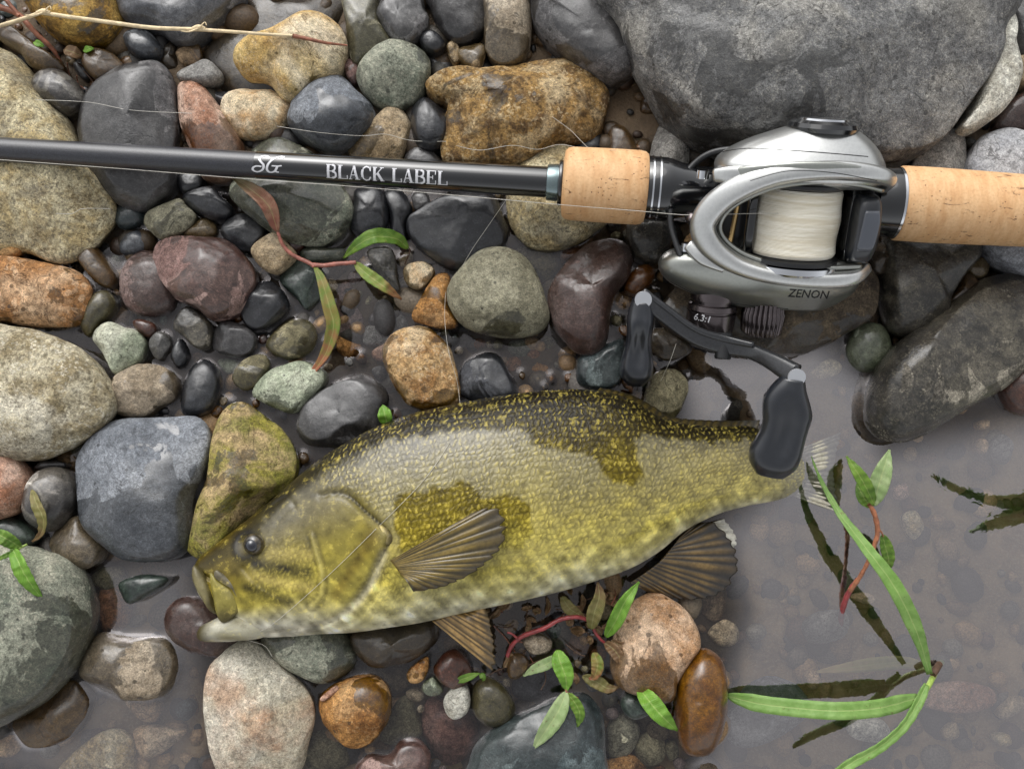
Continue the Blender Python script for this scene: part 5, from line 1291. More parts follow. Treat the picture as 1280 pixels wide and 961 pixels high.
# handle side plate
GEAR = loft('gear_side_plate', [super_sec(-18, -54, 38, -22, 12, 2.7), super_sec(-22, -62, 39, -24, 13, 2.7), super_sec(-29, -64, 39, -25, 11, 2.7), super_sec(-36, -58, 37, -23, 8, 2.5),
      super_sec(-42, -44, 31, -19, 3, 2.4), super_sec(-46.5, -26, 24, -15, -1, 2.3)], M_SILVERD)
# cowl around the spool opening
sweep('cowl', [(40, 19, 4), (37, 24, 15), (22, 27, 22), (2, 27, 24.5), (-20, 23, 23), (-38, 13, 18), (-47, 0, 14), (-44, -11, 13), (-31, -20, 15), (-12, -24.5, 18), (12, -25.5, 18.5), (28, -24.5, 15), (37, -21, 6)],
      [5, 8, 9, 9, 10, 12, 13, 12, 9, 8, 8, 8, 6], [6, 8, 8, 8, 9, 9, 9, 9, 9, 9, 9, 8, 6], M_SILVER, n=24, e=2.6, tilt=[0, -.25, -.3, -.3, -.35, -.45, -.5, -.45, -.35, -.25, -.2, -.1, 0], k=120)
sweep('cowl_lip', [(36, 18, 12), (20, 21, 19), (0, 21, 21), (-18, 17.5, 20), (-33, 8, 14), (-38.5, -2, 10), (-35, -10, 10), (-24, -16.5, 12.5), (-8, -19.5, 15), (14, -20, 15.5), (32, -19, 12)],
      [2.5] * 11, [4] * 11, M_SILVERD, n=14, e=2.5, k=90)
# side wings in front
sweep('front_wing', [(-44, 21, 12), (-38, 22, 16), (-26, 23, 20)], [7, 9, 6], [5, 5, 4], M_SILVER, n=14, k=20)
sweep('front_wing', [(-52, -14, 6), (-45, -19, 10), (-34, -23, 13)], [6, 8, 6], [5, 5, 4], M_SILVER, n=14, k=20)
# spool
SPOOL = lathe_y('spool', 0, 0, [(-21, 8), (-20.8, 19), (-19.5, 23.5), (-17.5, 23.5), (-16.6, 21), (-16.4, 14), (16.4, 14), (16.6, 21), (17.5, 23), (19, 23), (20, 19), (20.3, 8)], M_DARK)
lathe_y('spool_rim', 0, 0, [(-24.5, 15), (-24.2, 24.0), (-23, 25.2), (-20.2, 25.2), (-19.8, 22)], M_CHROME, SPOOL)
def line_mat():
    m, nt, out = new_mat('wound_line')
    v = nt.n('TexCoord', 'Object')
    mp = nt.n('Mapping', 0, i_Vector=v, i_Scale=(.6, 14, .6))
    n = nt.noise(mp, 120, 4, .7, .3); n2 = nt.noise(nt.n('Mapping', 0, i_Vector=v, i_Scale=(.2, 3.5, .2)), 130, 2, .5)
    col = nt.mix(nt.mr(n, .35, .65), L4((222, 216, 198)), L4((242, 238, 226)))
    col = nt.mix(nt.mr(n2, .4, .7, 0, .5), col, L4((206, 194, 166)))
    principled(nt, out, Base_Color=col, Roughness=.45, Normal=nt.n('Bump', 0, i_Strength=.6, i_Distance=.0005, i_Height=n))
    return m
M_LINE = line_mat()
rng_ = np.random.default_rng(9)
prof = []
for i, y in enumerate(np.linspace(-16.2, 16.2, 109)):
    prof.append((y, (21.6 - .25 * (i % 2)) + .35 * math.sin(y * .33 + 1) - 1.2 * max(0, abs(y) - 14.2) ** 1.4 * .35))
lathe_y('wound_line', 0, 0, prof, M_LINE, SPOOL)
# thumb bar and rear lip
loft('thumb_bar', [super_sec(-17.5, 26, 35, 3, 12, 3), super_sec(-16, 25, 36.5, 2, 15, 3), super_sec(-8, 24.5, 38, 2, 18, 3), super_sec(4, 24.5, 38, 2, 18.5, 3), super_sec(13, 25, 37, 2, 16, 3), super_sec(15.5, 26, 35, 3, 12, 3)], M_RUBBER)
loft('thumb_pad', [super_sec(-11, 27.5, 33, 15.5, 17.2, 4), super_sec(-9, 27, 35, 15.5, 18.6, 4), super_sec(3, 27.5, 36, 15.5, 19.2, 4), super_sec(9, 28, 35, 15, 18.2, 4)], simple_mat('pad_grey', (74, 78, 86), .25, 0, .6, .1))
loft('rear_frame', [super_sec(y, 23, 29, -20, 8, 4) for y in (-18, -6, 6, 17.5)], M_BLACK, k=1)
# level wind and front
V, F = tube(np.array([(-29, 16, 4), (-30, 0, 3), (-31, -17, 2)]) * mm, 1.3 * mm, 10); mesh_obj('guide_bar', V, F, M_GOLD, REEL)
loft('levelwind_cover', [super_sec(y, -26, -20, -10, 10, 4) for y in (-17, -6, 6, 17)], M_BLACK, k=1)
loft('line_guide', [super_sec(-3.5, -54, -49, 2, 9, 3), super_sec(-1, -55, -48, 0, 11, 3), super_sec(2, -54, -49, 2, 9, 3)], M_GUN)
V, F = tube(catmull([W2R(P(u, v, z)) for u, v, z in ((962, 184, .066), (925, 186, .062), (890, 191, .058), (865, 208, .054), (843, 240, .052), (838, 264, .051), (840, 288, .050), (853, 326, .050))], 40, False), 1.7 * mm, 10); mesh_obj('front_lip', V, F, M_DARK, REEL)
for _x, _y in ((-48, 20), (-52, -16)):
    lathe_y('screw', _x, 2, [(_y - 2, 3.0), (_y + 2, 3.0)], M_CHROME, n=24)
# post on the gear plate, star drag, tension knob
lathe_y('star_drag', -34, -8, [(-38, 11), (-42, 11.6), (-44, 11.6), (-44.4, 10.4), (-46, 10.4), (-46.4, 12.2), (-49, 12.8), (-49.4, 12), (-50.2, 12), (-50.6, 12.8), (-60, 12.4), (-61, 11)], M_GUN)
sharp(lathe_y('tension_knob', -7, -8, [(-44, 10), (-47, 10.4), (-49, 10.6), (-50, 11.2), (-60, 10.6), (-61.5, 9.0)], M_GUN, n=144, knurl=24, kd=.10), 50)
# handle
HR, HL = W2R(P(993, 468, .056)), W2R(P(803, 372, .040))
TR, TL = W2R(P(962, 594, .034)), W2R(P(794, 480, .017))
hub = W2R(P(905, 432, .036))
k_ = 1000.0
arm_pts = [HL * k_, W2R(P(832, 394, .039)) * k_, W2R(P(868, 420, .037)) * k_, hub * k_, W2R(P(940, 440, .041)) * k_, W2R(P(966, 452, .049)) * k_, HR * k_]
carbon = simple_mat('carbon_arm', (34, 35, 38), .32, 0, .6, .15, nscale=900, namt=.4, bump=.15, bscale=1200)
ARM = sweep('handle_arm', [tuple(p) for p in arm_pts], [8, 8.5, 8, 9, 7.5, 8.5, 11], [7, 5, 5, 6, 5, 5.5, 7.5], carbon, n=20, e=3.2, k=70)
sweep('arm_rib', [tuple(p + Vector((0, 4.2, 1.5))) for p in arm_pts[:5]], [3, 3, 3, 4, 3], [3.5] * 5, carbon, ARM, n=12, k=50)
def cyl_between(name, a, b, r, mat, parent, n=28):
    V, F = tube(np.array([a, a.lerp(b, .04), a.lerp(b, .96), b]), [r * .86, r, r, r * .86], n); o = mesh_obj(name, V, F, mat, parent); o.data.set_sharp_from_angle(angle=R(30)); return o
cyl_between('hub_nut', hub + Vector((0, 6, -3)) * mm, hub + Vector((0, -7, 1)) * mm, 4.2 * mm, M_DARK, ARM)
for e_, t_ in ((HR, TR), (HL, TL)):
    dirv = (t_ - e_).normalized()
    cyl_between('arm_screw', e_ + Vector((0, 0, 3.6)) * mm, e_ + Vector((0, 0, 4.9)) * mm, 4.3 * mm, M_STEEL, ARM)
def knob(e, t, wid, thk, off, roll):
    d = t - e; ln = d.length; dv = d.normalized()
    side = dv.cross(Vector((0, 0, 1))).normalized(); up = side.cross(dv)
    q = Matrix.Rotation(roll, 3, dv); side = q @ side; up = q @ up
    n = 36; k = len(wid)
    a = np.arange(n) * 2 * math.pi / n
    secs = []
    for i, f in enumerate(np.linspace(.03, 1.0, k)):
        c = np.array(e + d * f) * 1000 + np.array(side) * off[i]
        ex = 2.4
        x = np.sign(np.cos(a)) * np.abs(np.cos(a)) ** (2 / ex) * wid[i] / 2
        z = np.sign(np.sin(a)) * np.abs(np.sin(a)) ** (2 / ex) * thk[i] / 2
        # hollowed grip face
        z = np.where(np.sin(a) > 0, z - .22 * thk[i] * np.exp(-(x / (wid[i] * .22 + .01)) ** 2) * math.sin(math.pi * min(1, max(0, (f - .12) / .8))), z)
        secs.append(c + x[:, None] * np.array(side) + z[:, None] * np.array(up))
    return loft('knob', secs, M_RUBBER, ARM, k=5)
knob(HR, TR, [11, 17, 22.5, 24.5, 23, 22.5, 24, 25.5, 23, 14], [11, 14, 16, 17, 16, 15.5, 16, 16.5, 14, 7], [0, .8, .5, -.8, -1.5, -1.5, -.8, 0, 0, 0], .15)
knob(HL, TL, [10, 13, 14, 13.5, 13, 14, 16, 17.5, 16.5, 9], [10, 14, 20, 21, 19, 18, 20, 21, 17, 8], [0] * 10, .1)
# lettering on the reel
def text_on(name, body, size, origin, xdir, ydir, target, cast, mat, lift=.00018, shear=0.0, label=None):
    cu = bpy.data.curves.new(name, 'FONT'); cu.body = body; cu.size = size; cu.shear = shear; cu.resolution_u = 2; cu.offset = size * .012
    to = bpy.data.objects.new('text_tmp', cu); C.objects.link(to)
    dg = bpy.context.evaluated_depsgraph_get()
    me = bpy.data.meshes.new_from_object(to.evaluated_get(dg))
    bpy.data.objects.remove(to); bpy.data.curves.remove(cu)
    bm = bmesh.new(); bm.from_mesh(me); bmesh.ops.triangulate(bm, faces=bm.faces)
    bmesh.ops.subdivide_edges(bm, edges=[e for e in bm.edges if e.calc_length() > size * .2], cuts=2)
    tv = [v.co[:] for v in target.data.vertices]; tf = [tuple(p.vertices) for p in target.data.polygons]
    bvh = BVHTree.FromPolygons(tv, tf)
    for v in bm.verts:
        p = origin + xdir * v.co.x + ydir * v.co.y
        hit = bvh.ray_cast(p - cast * .05, cast)
        v.co = (hit[0] - cast * lift) if hit[0] is not None else p
    bm.to_mesh(me); bm.free(); me.materials.append(mat)
    o = bpy.data.objects.new(name, me); C.objects.link(o); o.parent = target
    if label: o['label'] = label
    return o
castd = (W2R(P(1010, 365, 0)) - W2R(Vector((0, 0, CAM_H)))).normalized()
bpy.context.view_layer.update()
text_on('lettering', 'ZENON', .0058, W2R(P(984, 371, .05)), Vector((1, 0, 0)), Vector((0, 1, 0)), GEAR, castd, M_PRINTD, shear=.15, label='dark letters ZENON on the silver side plate')
STAR = [o_ for o_ in REEL.children if o_.name.startswith('star_drag')][0]
castd2 = (W2R(P(890, 405, 0)) - W2R(Vector((0, 0, CAM_H)))).normalized()
text_on('lettering', '6.3:1', .0048, W2R(P(866, 399, .04)), Vector((.985, -.16, 0)), Vector((.16, .985, 0)), STAR, castd2, M_PRINT, label='white figures 6.3:1 on the dark drag wheel')
# panel seams, laid on the metal where they run
def reel_bvh(obs):
    tv, tf = [], []
    for ob in obs:
        b = len(tv); tv += [v.co[:] for v in ob.data.vertices]; tf += [tuple(i + b for i in p.vertices) for p in ob.data.polygons]
    return BVHTree.FromPolygons(tv, tf)
_bv = reel_bvh([c for c in REEL.children if c.name.split('.')[0] in ('palm_side_plate', 'gear_side_plate', 'cowl', 'front_wing', 'palm_ridge')])
CAML = W2R(Vector((0, 0, CAM_H)))
def seam(pts, r=.0004, mat=M_DARK, n=70, parent=PALM, name='seam'):
    out = []
    for u, v in catmull(np.array(pts, float), n, False):
        d = (W2R(P(u, v, 0)) - CAML).normalized(); h = _bv.ray_cast(CAML, d)
        if h[0] is not None: out.append(h[0])
    if len(out) > 4:
        V, F = tube(np.array(out), r, 6); mesh_obj(name, V, F, mat, parent)
seam([(885, 194), (930, 186), (985, 188), (1040, 192), (1085, 196)], .00025)
seam([(938, 226), (985, 214), (1040, 216), (1096, 226)], .0002)
seam([(838, 352), (880, 372), (930, 381), (985, 386)], .0002, parent=GEAR)

# ------------------------------------------------------------------ plants, stalks, loose line
def leaf_mat(name, ca, cb, ctip=None, par=False):
    m, nt, out = new_mat(name)
    lu = nt.n('Attribute', 'Fac', attribute_name='along'); lw = nt.n('Attribute', 'Fac', attribute_name='across')
    v = nt.n('TexCoord', 'Object')
    n = nt.noise(v, 180, 4, .6)
    col = nt.mix(nt.mr(n, .35, .65), L4(ca), L4(cb))
    if ctip: col = nt.mix(nt.mr(nt.m('ADD', lu, nt.m('MULTIPLY', nt.m('SUBTRACT', n, .5), .7)), .45, .95), col, L4(ctip))
    vein = nt.m('POWER', nt.m('ABSOLUTE', nt.m('SINE', nt.m('MULTIPLY', nt.m('SUBTRACT', nt.m('MULTIPLY', lu, 16.0), nt.m('MULTIPLY', nt.m('ABSOLUTE', lw), 5.0)), 3.14159))), 12.0)
    if par: vein = nt.m('POWER', nt.m('ABSOLUTE', nt.m('SINE', nt.m('MULTIPLY', lw, 22.0))), 6.0)
    vein = nt.m('MULTIPLY', vein, .35 if par else 1.0)
    midr = nt.mr(nt.m('ABSOLUTE', lw), .04, .12, 1.0, 0.0)
    col = nt.mix(nt.m('MAXIMUM', nt.m('MULTIPLY', vein, .22), nt.m('MULTIPLY', midr, .5)), col, nt.mix(.5, L4(cb), L4((214, 220, 150))))
    col = nt.mix(nt.mr(nt.noise(v, 420, 4, .7), .62, .70, 0, .7), col, L4((110, 84, 44)))
    b = nt.t.nodes.new('ShaderNodeBsdfPrincipled')
    nt.set(b.inputs['Base Color'], col); b.inputs['Roughness'].default_value = .42
    nt.set(b.inputs['Normal'], nt.n('Bump', 0, i_Strength=.35, i_Distance=.0006, i_Height=nt.m('SUBTRACT', n, nt.m('ADD', vein, midr))))
    tr = nt.n('BsdfTranslucent', 0, i_Color=nt.mix(1.0, col, (1.1, 1.2, .6, 1), 'MULTIPLY'))
    mx = nt.t.nodes.new('ShaderNodeMixShader'); mx.inputs[0].default_value = .28
    nt.t.links.new(b.outputs[0], mx.inputs[1]); nt.t.links.new(tr, mx.inputs[2])
    nt.t.links.new(mx.outputs[0], out.inputs[0])
    return m
LM = {
 'green': leaf_mat('leaf_green', (88, 128, 36), (122, 156, 58)),
 'bright': leaf_mat('leaf_bright_green', (104, 152, 44), (132, 178, 68)),
 'tanleaf': leaf_mat('leaf_green_brown', (124, 150, 60), (146, 150, 74), (170, 118, 84)),
 'red': leaf_mat('leaf_reddish', (158, 118, 96), (140, 84, 70), (132, 120, 86)),
 'drop': leaf_mat('leaf_olive_red', (118, 138, 56), (150, 130, 70), (168, 96, 74)),
 'olive': leaf_mat('leaf_olive', (122, 118, 62), (146, 134, 84), (120, 90, 60)),
 'pale': leaf_mat('leaf_pale_green', (150, 176, 116), (174, 192, 140)),
 'grass': leaf_mat('grass_green', (118, 158, 74), (138, 174, 94), None, True),
 'yellow': leaf_mat('grass_straw', (198, 184, 128), (176, 172, 104), (206, 180, 132), True),
 'dead': leaf_mat('leaf_dead_brown', (112, 84, 58), (142, 110, 80)),
}
M_RED = simple_mat('red_stem', (138, 54, 54), .4, 0, .3, .2, nscale=300, namt=.35, bump=.2)
M_PINKST = simple_mat('pink_red_stem', (156, 96, 82), .45, 0, .2, .2, nscale=300, namt=.35, bump=.2)
M_REDBR = simple_mat('orange_red_stem', (164, 104, 72), .5, 0, .2, .2, nscale=300, namt=.35, bump=.3)
M_TWIG = simple_mat('red_brown_twig', (134, 84, 62), .6, nscale=250, namt=.35, bump=.4)
M_STRAW = simple_mat('dry_straw', (214, 194, 156), .6, nscale=220, namt=.22, bump=.4)
M_GSTEM = simple_mat('green_stem', (150, 176, 82), .4, 0, .2, .2, nscale=200, namt=.2)
M_ROOT = simple_mat('dark_rootlet', (80, 58, 42), .7, nscale=300, namt=.3)
def path3(pts, z, n=28):
    pts = np.array(pts, float)
    q = catmull(pts, n, False)
    zz = np.interp(np.linspace(0, 1, n), np.linspace(0, 1, len(z)), z)
    return Pn(q, zz)
def leaf(parent, pts, z, wpx, mat, fold=.35, name='leaf', base=.12, tip=.0, n=34, mode='leaf', roll=0.0, label=None):
    p = path3(pts, z, n)
    s = np.linspace(0, 1, n)
    if mode == 'grass': prof = np.minimum(1, .35 + .65 * s / .22) * np.clip((1 - s) / .62, 0, 1) ** .8
    elif mode == 'strap': prof = np.minimum(1, .55 + s / .2) * np.where(s > .86, np.clip((1 - s) / .14, 0, 1) ** .5 * .9 + .1, 1)
    else: prof = np.sin(math.pi * np.clip(s, 0, 1) ** .85) ** .8 * (1 - base) + base * (1 - s)
    w = np.maximum(prof, .03) * wpx * M_PER_PX * .5 * .93
    t = np.gradient(p, axis=0); t /= np.linalg.norm(t, axis=1)[:, None]
    side = np.cross(t, [0, 0, 1.0]); side /= np.linalg.norm(side, axis=1)[:, None]
    up = np.cross(side, t)
    c = np.array([-1, -.55, 0, .55, 1.0])
    V = []
    for i in range(n):
        rr = roll + .15 * math.sin(5 * s[i] + wpx)
        sd = side[i] * math.cos(rr) + up[i] * math.sin(rr); u2 = up[i] * math.cos(rr) - side[i] * math.sin(rr)
        for k in c: V.append(p[i] + sd * k * w[i] + u2 * abs(k) ** 1.2 * w[i] * fold + u2 * .00025 * math.sin(i * 1.3 + k * 2))
    o = mesh_obj(name, np.array(V) - np.array(parent.location), grid_faces(n, 5), LM[mat], parent)
    attr_float(o, 'along', np.repeat(s, 5)); attr_float(o, 'across', np.tile(c, n))
    so = o.modifiers.new('thick', 'SOLIDIFY'); so.thickness = .0004
    if label: o['label'] = label
    return o
def stem(parent, pts, z, rpx, mat, name='stem', n=36, wob=0.0, label=None):
    p = path3(pts, z, n)
    r = np.interp(np.linspace(0, 1, n), np.linspace(0, 1, len(rpx)), rpx) * M_PER_PX * .80
    r = r * (1 + wob * np.sin(np.arange(n) * 1.9))
    V, F = tube(p, r, 9)
    o = mesh_obj(name, V - (np.array(parent.location) if parent else 0), F, mat, parent)
    if label: o['label'] = label
    return o
mk = lambda name, u, v, z, label, cat, group=None: tag(empty(name, tuple(P(u, v, z))), label, cat, group)

# red-stemmed sprig between the purple-red and olive-grey stones
T = mk('leaf_sprig', 392, 332, .01, 'red-stemmed sprig with curled red and green leaves below the rod', 'plant')
stem(T, [(346, 286), (353, 305), (365, 318), (385, 328), (393, 333)], [.024, .020, .018, .018], [2.4, 3.2, 3.4], M_PINKST, wob=.06)
stem(T, [(391, 331), (405, 332), (420, 330), (445, 328)], [.018, .019, .019], [3.4, 3.6, 3.0], M_PINKST, wob=.06)
leaf(T, [(347, 290), (336, 258), (312, 236), (290, 222)], [.024, .030, .032, .030], 21, 'red', fold=.7)
leaf(T, [(510, 311), (496, 299), (470, 296), (448, 306), (429, 323)], [.013, .022, .026, .024, .016], 22, 'green', fold=.4)
leaf(T, [(443, 328), (458, 342), (478, 357), (502, 374)], [.018, .022, .022, .014], 17, 'tanleaf', fold=.5)
leaf(T, [(393, 333), (402, 350), (412, 385), (417, 408), (408, 440), (392, 464), (379, 477)], [.018, .020, .020, .018, .014, .011, .010], 19, 'drop', fold=.5)
stem(T, [(500, 305), (512, 312), (506, 330)], [.015, .012, .006], [1.2, 1.0], M_ROOT)
T = mk('leaf', 482, 518, .02, 'small bright green leaf standing against the fish back', 'leaf')
leaf(T, [(484, 531), (481, 518), (478, 506)], [.024, .028, .026], 19, 'bright', name='blade', n=16)
# leaves on the big grey-green boulder
T = mk('leaf_sprig', 20, 685, .032, 'bright green pointed leaves resting on the lower left boulder', 'plant')
leaf(T, [(26, 684), (10, 674), (-12, 662)], [.036, .041, .040], 19, 'green', mode='leaf')
leaf(T, [(15, 684), (28, 712), (40, 732), (53, 748)], [.036, .042, .040, .034], 21, 'bright')
leaf(T, [(25, 686), (8, 694), (-10, 702)], [.036, .038, .036], 6, 'green')
stem(T, [(34, 680), (26, 684), (14, 690)], [.035, .036, .036], [1.6, 1.8], M_GSTEM, n=14)
T = mk('withered_leaf', 50, 650, .02, 'withered olive-brown leaf bent over the dark white-patched oval stone', 'leaf')
leaf(T, [(40, 612), (46, 630), (54, 648), (52, 666), (40, 677)], [.026, .028, .028, .026, .020], 14, 'olive', fold=.6, name='blade')

# plant under the belly of the fish
T = mk('marsh_plant', 720, 800, .0, 'straggling plant with red stems and green leaves below the fish belly', 'plant')
stem(T, [(634, 820), (641, 805), (655, 794), (680, 785), (700, 774), (722, 771), (738, 776)], [.008, .012, .014, .016, .016, .016, .014], [3.0, 3.6, 3.4, 3.0], M_RED, wob=.08)
stem(T, [(646, 797), (640, 792), (634, 790)], [.014, .016, .016], [2.0, 1.4], M_RED, n=12)
stem(T, [(738, 776), (744, 790), (752, 800), (760, 806)], [.014, .012, .010, .008], [2.6, 2.0], M_RED, n=16)
leaf(T, [(739, 786), (743, 765), (749, 745), (747, 727)], [.014, .022, .026, .026], 20, 'olive', fold=.5)
leaf(T, [(757, 796), (770, 775), (781, 752), (799, 727)], [.012, .022, .028, .026], 19, 'bright', fold=.6)
leaf(T, [(697, 812), (700, 826), (707, 846), (708, 864)], [.020, .023, .023, .020], 24, 'bright', fold=.5)
leaf(T, [(708, 864), (699, 886), (684, 910), (666, 936)], [.020, .022, .021, .016], 24, 'pale', fold=.4)
leaf(T, [(709, 866), (720, 880), (725, 893), (722, 908)], [.020, .020, .019, .016], 15, 'green', fold=.5)
stem(T, [(707, 850), (708, 864), (722, 872)], [.020, .020, .010], [1.6, 1.6], M_PINKST, n=12)
leaf(T, [(700, 818), (684, 829), (668, 836), (654, 845)], [.010, .012, .011, .008], 15, 'pale', fold=.3)
leaf(T, [(742, 815), (747, 830), (743, 845), (736, 848)], [.010, .013, .012, .010], 16, 'drop', fold=.5)
leaf(T, [(728, 845), (746, 852), (760, 860), (774, 858)], [.006, .008, .008, .007], 17, 'olive', fold=.4)
leaf(T, [(702, 745), (712, 760), (724, 768), (732, 772)], [.012, .013, .012, .012], 16, 'olive', fold=.5)
leaf(T, [(756, 803), (768, 812), (776, 826), (770, 836)], [.010, .014, .014, .012], 15, 'dead', fold=.9)
leaf(T, [(764, 800), (778, 806), (792, 800)], [.012, .014, .012], 9, 'dead', fold=.9)
rngp = np.random.default_rng(21)
for k in range(26):
    u, v = rngp.uniform(618, 770), rngp.uniform(742, 846)
    if k % 3 == 0 and u < 640: continue
    a = rngp.uniform(0, 6.28); l = rngp.uniform(10, 24)
    leaf(T, [(u, v), (u + l * .5 * math.cos(a) + 3, v + l * .5 * math.sin(a)), (u + l * math.cos(a), v + l * math.sin(a))], list(rngp.uniform(.003, .010, 3)), rngp.uniform(6, 12), 'dead', fold=.7, name='dead_leaf', n=12)
for k in range(22):
    u, v = rngp.uniform(620, 775), rngp.uniform(745, 840); a = rngp.uniform(0, 6.28); l = rngp.uniform(14, 44)
    stem(T, [(u, v), (u + l * .5 * math.cos(a) + rngp.uniform(-6, 6), v + l * .5 * math.sin(a) + rngp.uniform(-6, 6)), (u + l * math.cos(a), v + l * math.sin(a))], list(rngp.uniform(.002, .011, 3)), [1.1, .6], M_ROOT if k % 3 else M_TWIG, name='rootlet', n=10)
T = mk('leaf', 820, 886, .014, 'single green leaf lying left of the caramel oval stone', 'leaf')
leaf(T, [(798, 858), (810, 874), (826, 893), (847, 913)], [.012, .020, .021, .014], 25, 'bright', fold=.4, name='blade')
T = mk('leaf', 590, 846, .01, 'tiny green leaf pair beside the small white pebble', 'leaf')
leaf(T, [(568, 852), (582, 847), (600, 841)], [.012, .015, .015], 10, 'green', name='blade', n=14)
leaf(T, [(600, 841), (604, 846), (604, 851)], [.014, .015, .013], 8, 'green', name='blade', n=10)

# red-stemmed plant in the pool
T = mk('pool_plant', 1052, 780, 0, 'red-stemmed plant with pointed leaves rising from the pool', 'plant')
stem(T, [(1051, 783), (1053, 762), (1060, 742), (1074, 722), (1084, 704), (1092, 684), (1097, 665), (1094, 645), (1087, 630)], [-.008, -.001, .004, .010, .015, .019, .022, .025, .028], [4.2, 4.0, 3.8, 3.0, 3.4, 3.8, 3.6], M_REDBR, wob=.10, n=48)
stem(T, [(1050, 784), (1053, 762), (1060, 742), (1072, 724)], [-.0078, -.0006, .0045, .0095], [4.6, 4.4, 4.0], M_RED, n=18, name='stem_base', wob=.06)
leaf(T, [(1093, 632), (1084, 612), (1074, 594), (1058, 570)], [.028, .034, .036, .034], 17, 'green', fold=.5)
leaf(T, [(1092, 632), (1098, 608), (1105, 585), (1112, 562)], [.028, .033, .036, .036], 25, 'pale', fold=.35, roll=.2)
leaf(T, [(1090, 634), (1080, 622), (1071, 604)], [.027, .026, .022], 18, 'green', fold=.3)
leaf(T, [(1103, 668), (1107, 684), (1111, 700), (1110, 715)], [.014, .012, .009, .004], 19, 'green', fold=.3)
stem(T, [(1096, 662), (1101, 664), (1104, 670)], [.021, .018, .014], [1.6, 1.2], M_REDBR, n=10)
# grass growing out of the pool
T = mk('grass_plant', 1168, 838, 0, 'long green grass blades branching from one joint in the pool', 'grass')
leaf(T, [(1162, 842), (1146, 790), (1118, 733), (1082, 684), (1050, 642), (1028, 604), (1014, 570)], [.016, .028, .036, .037, .031, .022, .014], 20, 'grass', fold=.25, mode='grass', name='blade', n=60)
leaf(T, [(1146, 872), (1100, 884), (1050, 888), (1000, 885), (950, 879), (908, 869)], [.020, .026, .027, .022, .014, .004], 21, 'grass', fold=.16, mode='strap', name='blade', n=60)
leaf(T, [(1158, 855), (1146, 880), (1128, 908), (1098, 934), (1066, 952), (1036, 972)], [.017, .021, .025, .028, .030, .031], 12, 'grass', fold=.5, mode='strap', name='blade', n=50)
leaf(T, [(1166, 838), (1136, 828), (1100, 829), (1060, 834), (1016, 840)], [-.001, -.002, -.0025, -.003, -.004], 19, 'yellow', fold=.1, name='submerged_blade', n=40)
stem(T, [(1178, 826), (1170, 838), (1163, 852), (1152, 872)], [-.012, .006, .014, .018], [4.6, 4.4, 4.2, 3.2], M_GSTEM, n=24)
stem(T, [(1174, 830), (1169, 838), (1166, 843)], [.002, .0085, .0105], [5.2, 5.6, 5.0], M_ROOT, n=10, name='joint')
# blades that hang over the water beyond the right edge and mirror in it
T = mk('grass_plant', 1400, 600, 0, 'grass blades overhanging the right edge, seen mirrored in the pool', 'grass')
def mirrored(pts, z):
    out = []
    for (u, v), zz in zip(pts, z):
        q = P(u, v, 0); k = (CAM_H + zz) / CAM_H
        out.append((q.x * k, q.y * k, zz))
    return np.array(out)
def leaf3(parent, p3, wm, mat, n=40):
    p = catmull(p3, n, False); s = np.linspace(0, 1, n)
    prof = np.clip(s / .5, 0, 1) ** .7
    t = np.gradient(p, axis=0); t /= np.linalg.norm(t, axis=1)[:, None]
    side = np.cross(t, [0, 0, 1.0]); side /= np.linalg.norm(side, axis=1)[:, None]
    c = np.array([-1, -.55, 0, .55, 1.0]); V = []
    for i in range(n):
        for k in c: V.append(p[i] + side[i] * k * wm * max(prof[i], .04) + np.array([0, 0, abs(k) * wm * .25]))
    o = mesh_obj('blade', np.array(V) - np.array(parent.location), grid_faces(n, 5), LM[mat], parent)
    attr_float(o, 'along', np.repeat(s, 5)); attr_float(o, 'across', np.tile(c, n))
    so = o.modifiers.new('thick', 'SOLIDIFY'); so.thickness = .0004
leaf3(T, mirrored([(1164, 593), (1190, 608), (1225, 622), (1265, 626), (1320, 615), (1390, 600)], [.075, .08, .085, .085, .07, .0]), .0050, 'grass')
leaf3(T, mirrored([(1214, 665), (1240, 655), (1275, 643), (1320, 625), (1390, 600)], [.075, .08, .085, .07, .0]), .0085, 'grass')
leaf3(T, mirrored([(1240, 644), (1262, 645), (1290, 640), (1320, 625), (1390, 600)], [.078, .08, .082, .07, .0]), .0040, 'grass')

# dry stalk and twigs in the upper left corner
T = mk('dry_stalk', 250, 36, .03, 'pale dry jointed stalk lying across the stones at upper left', 'stalk')
stem(T, [(-60, 52), (-5, 34), (25, 25), (52, 16)], [.042, .042, .041, .041], [2.9, 3.0], M_STRAW, n=24, wob=.04)
stem(T, [(50, 16), (90, 22), (135, 28), (190, 35), (245, 37)], [.041, .040, .039, .038, .037], [3.1, 3.2, 3.0], M_STRAW, n=40, wob=.03)
stem(T, [(243, 37), (290, 40), (330, 43), (368, 45)], [.037, .037, .037, .036], [2.8, 2.6, 2.2], M_STRAW, n=30, wob=.03)
stem(T, [(366, 45), (385, 49), (408, 54), (434, 57)], [.036, .036, .034, .030], [3.2, 2.6, 1.4], M_TWIG, n=20, wob=.05)
for u, v in ((54, 16), (248, 36)):
    stem(T, [(u - 8, v + 1), (u, v - 1), (u + 9, v + 1)], [.041 - .004 * (u > 100)] * 3, [3.2, 5.0, 3.2], M_STRAW, n=10, name='node')
    stem(T, [(u, v), (u - 12, v + 4), (u - 22, v + 3)], [.043 - .004 * (u > 100)] * 3, [1.6, .8], M_STRAW, n=10, name='sheath')
    stem(T, [(u + 2, v - 2), (u + 8, v - 8), (u + 10, v - 4)], [.043 - .004 * (u > 100)] * 3, [1.2, .6], M_STRAW, n=10, name='sheath')
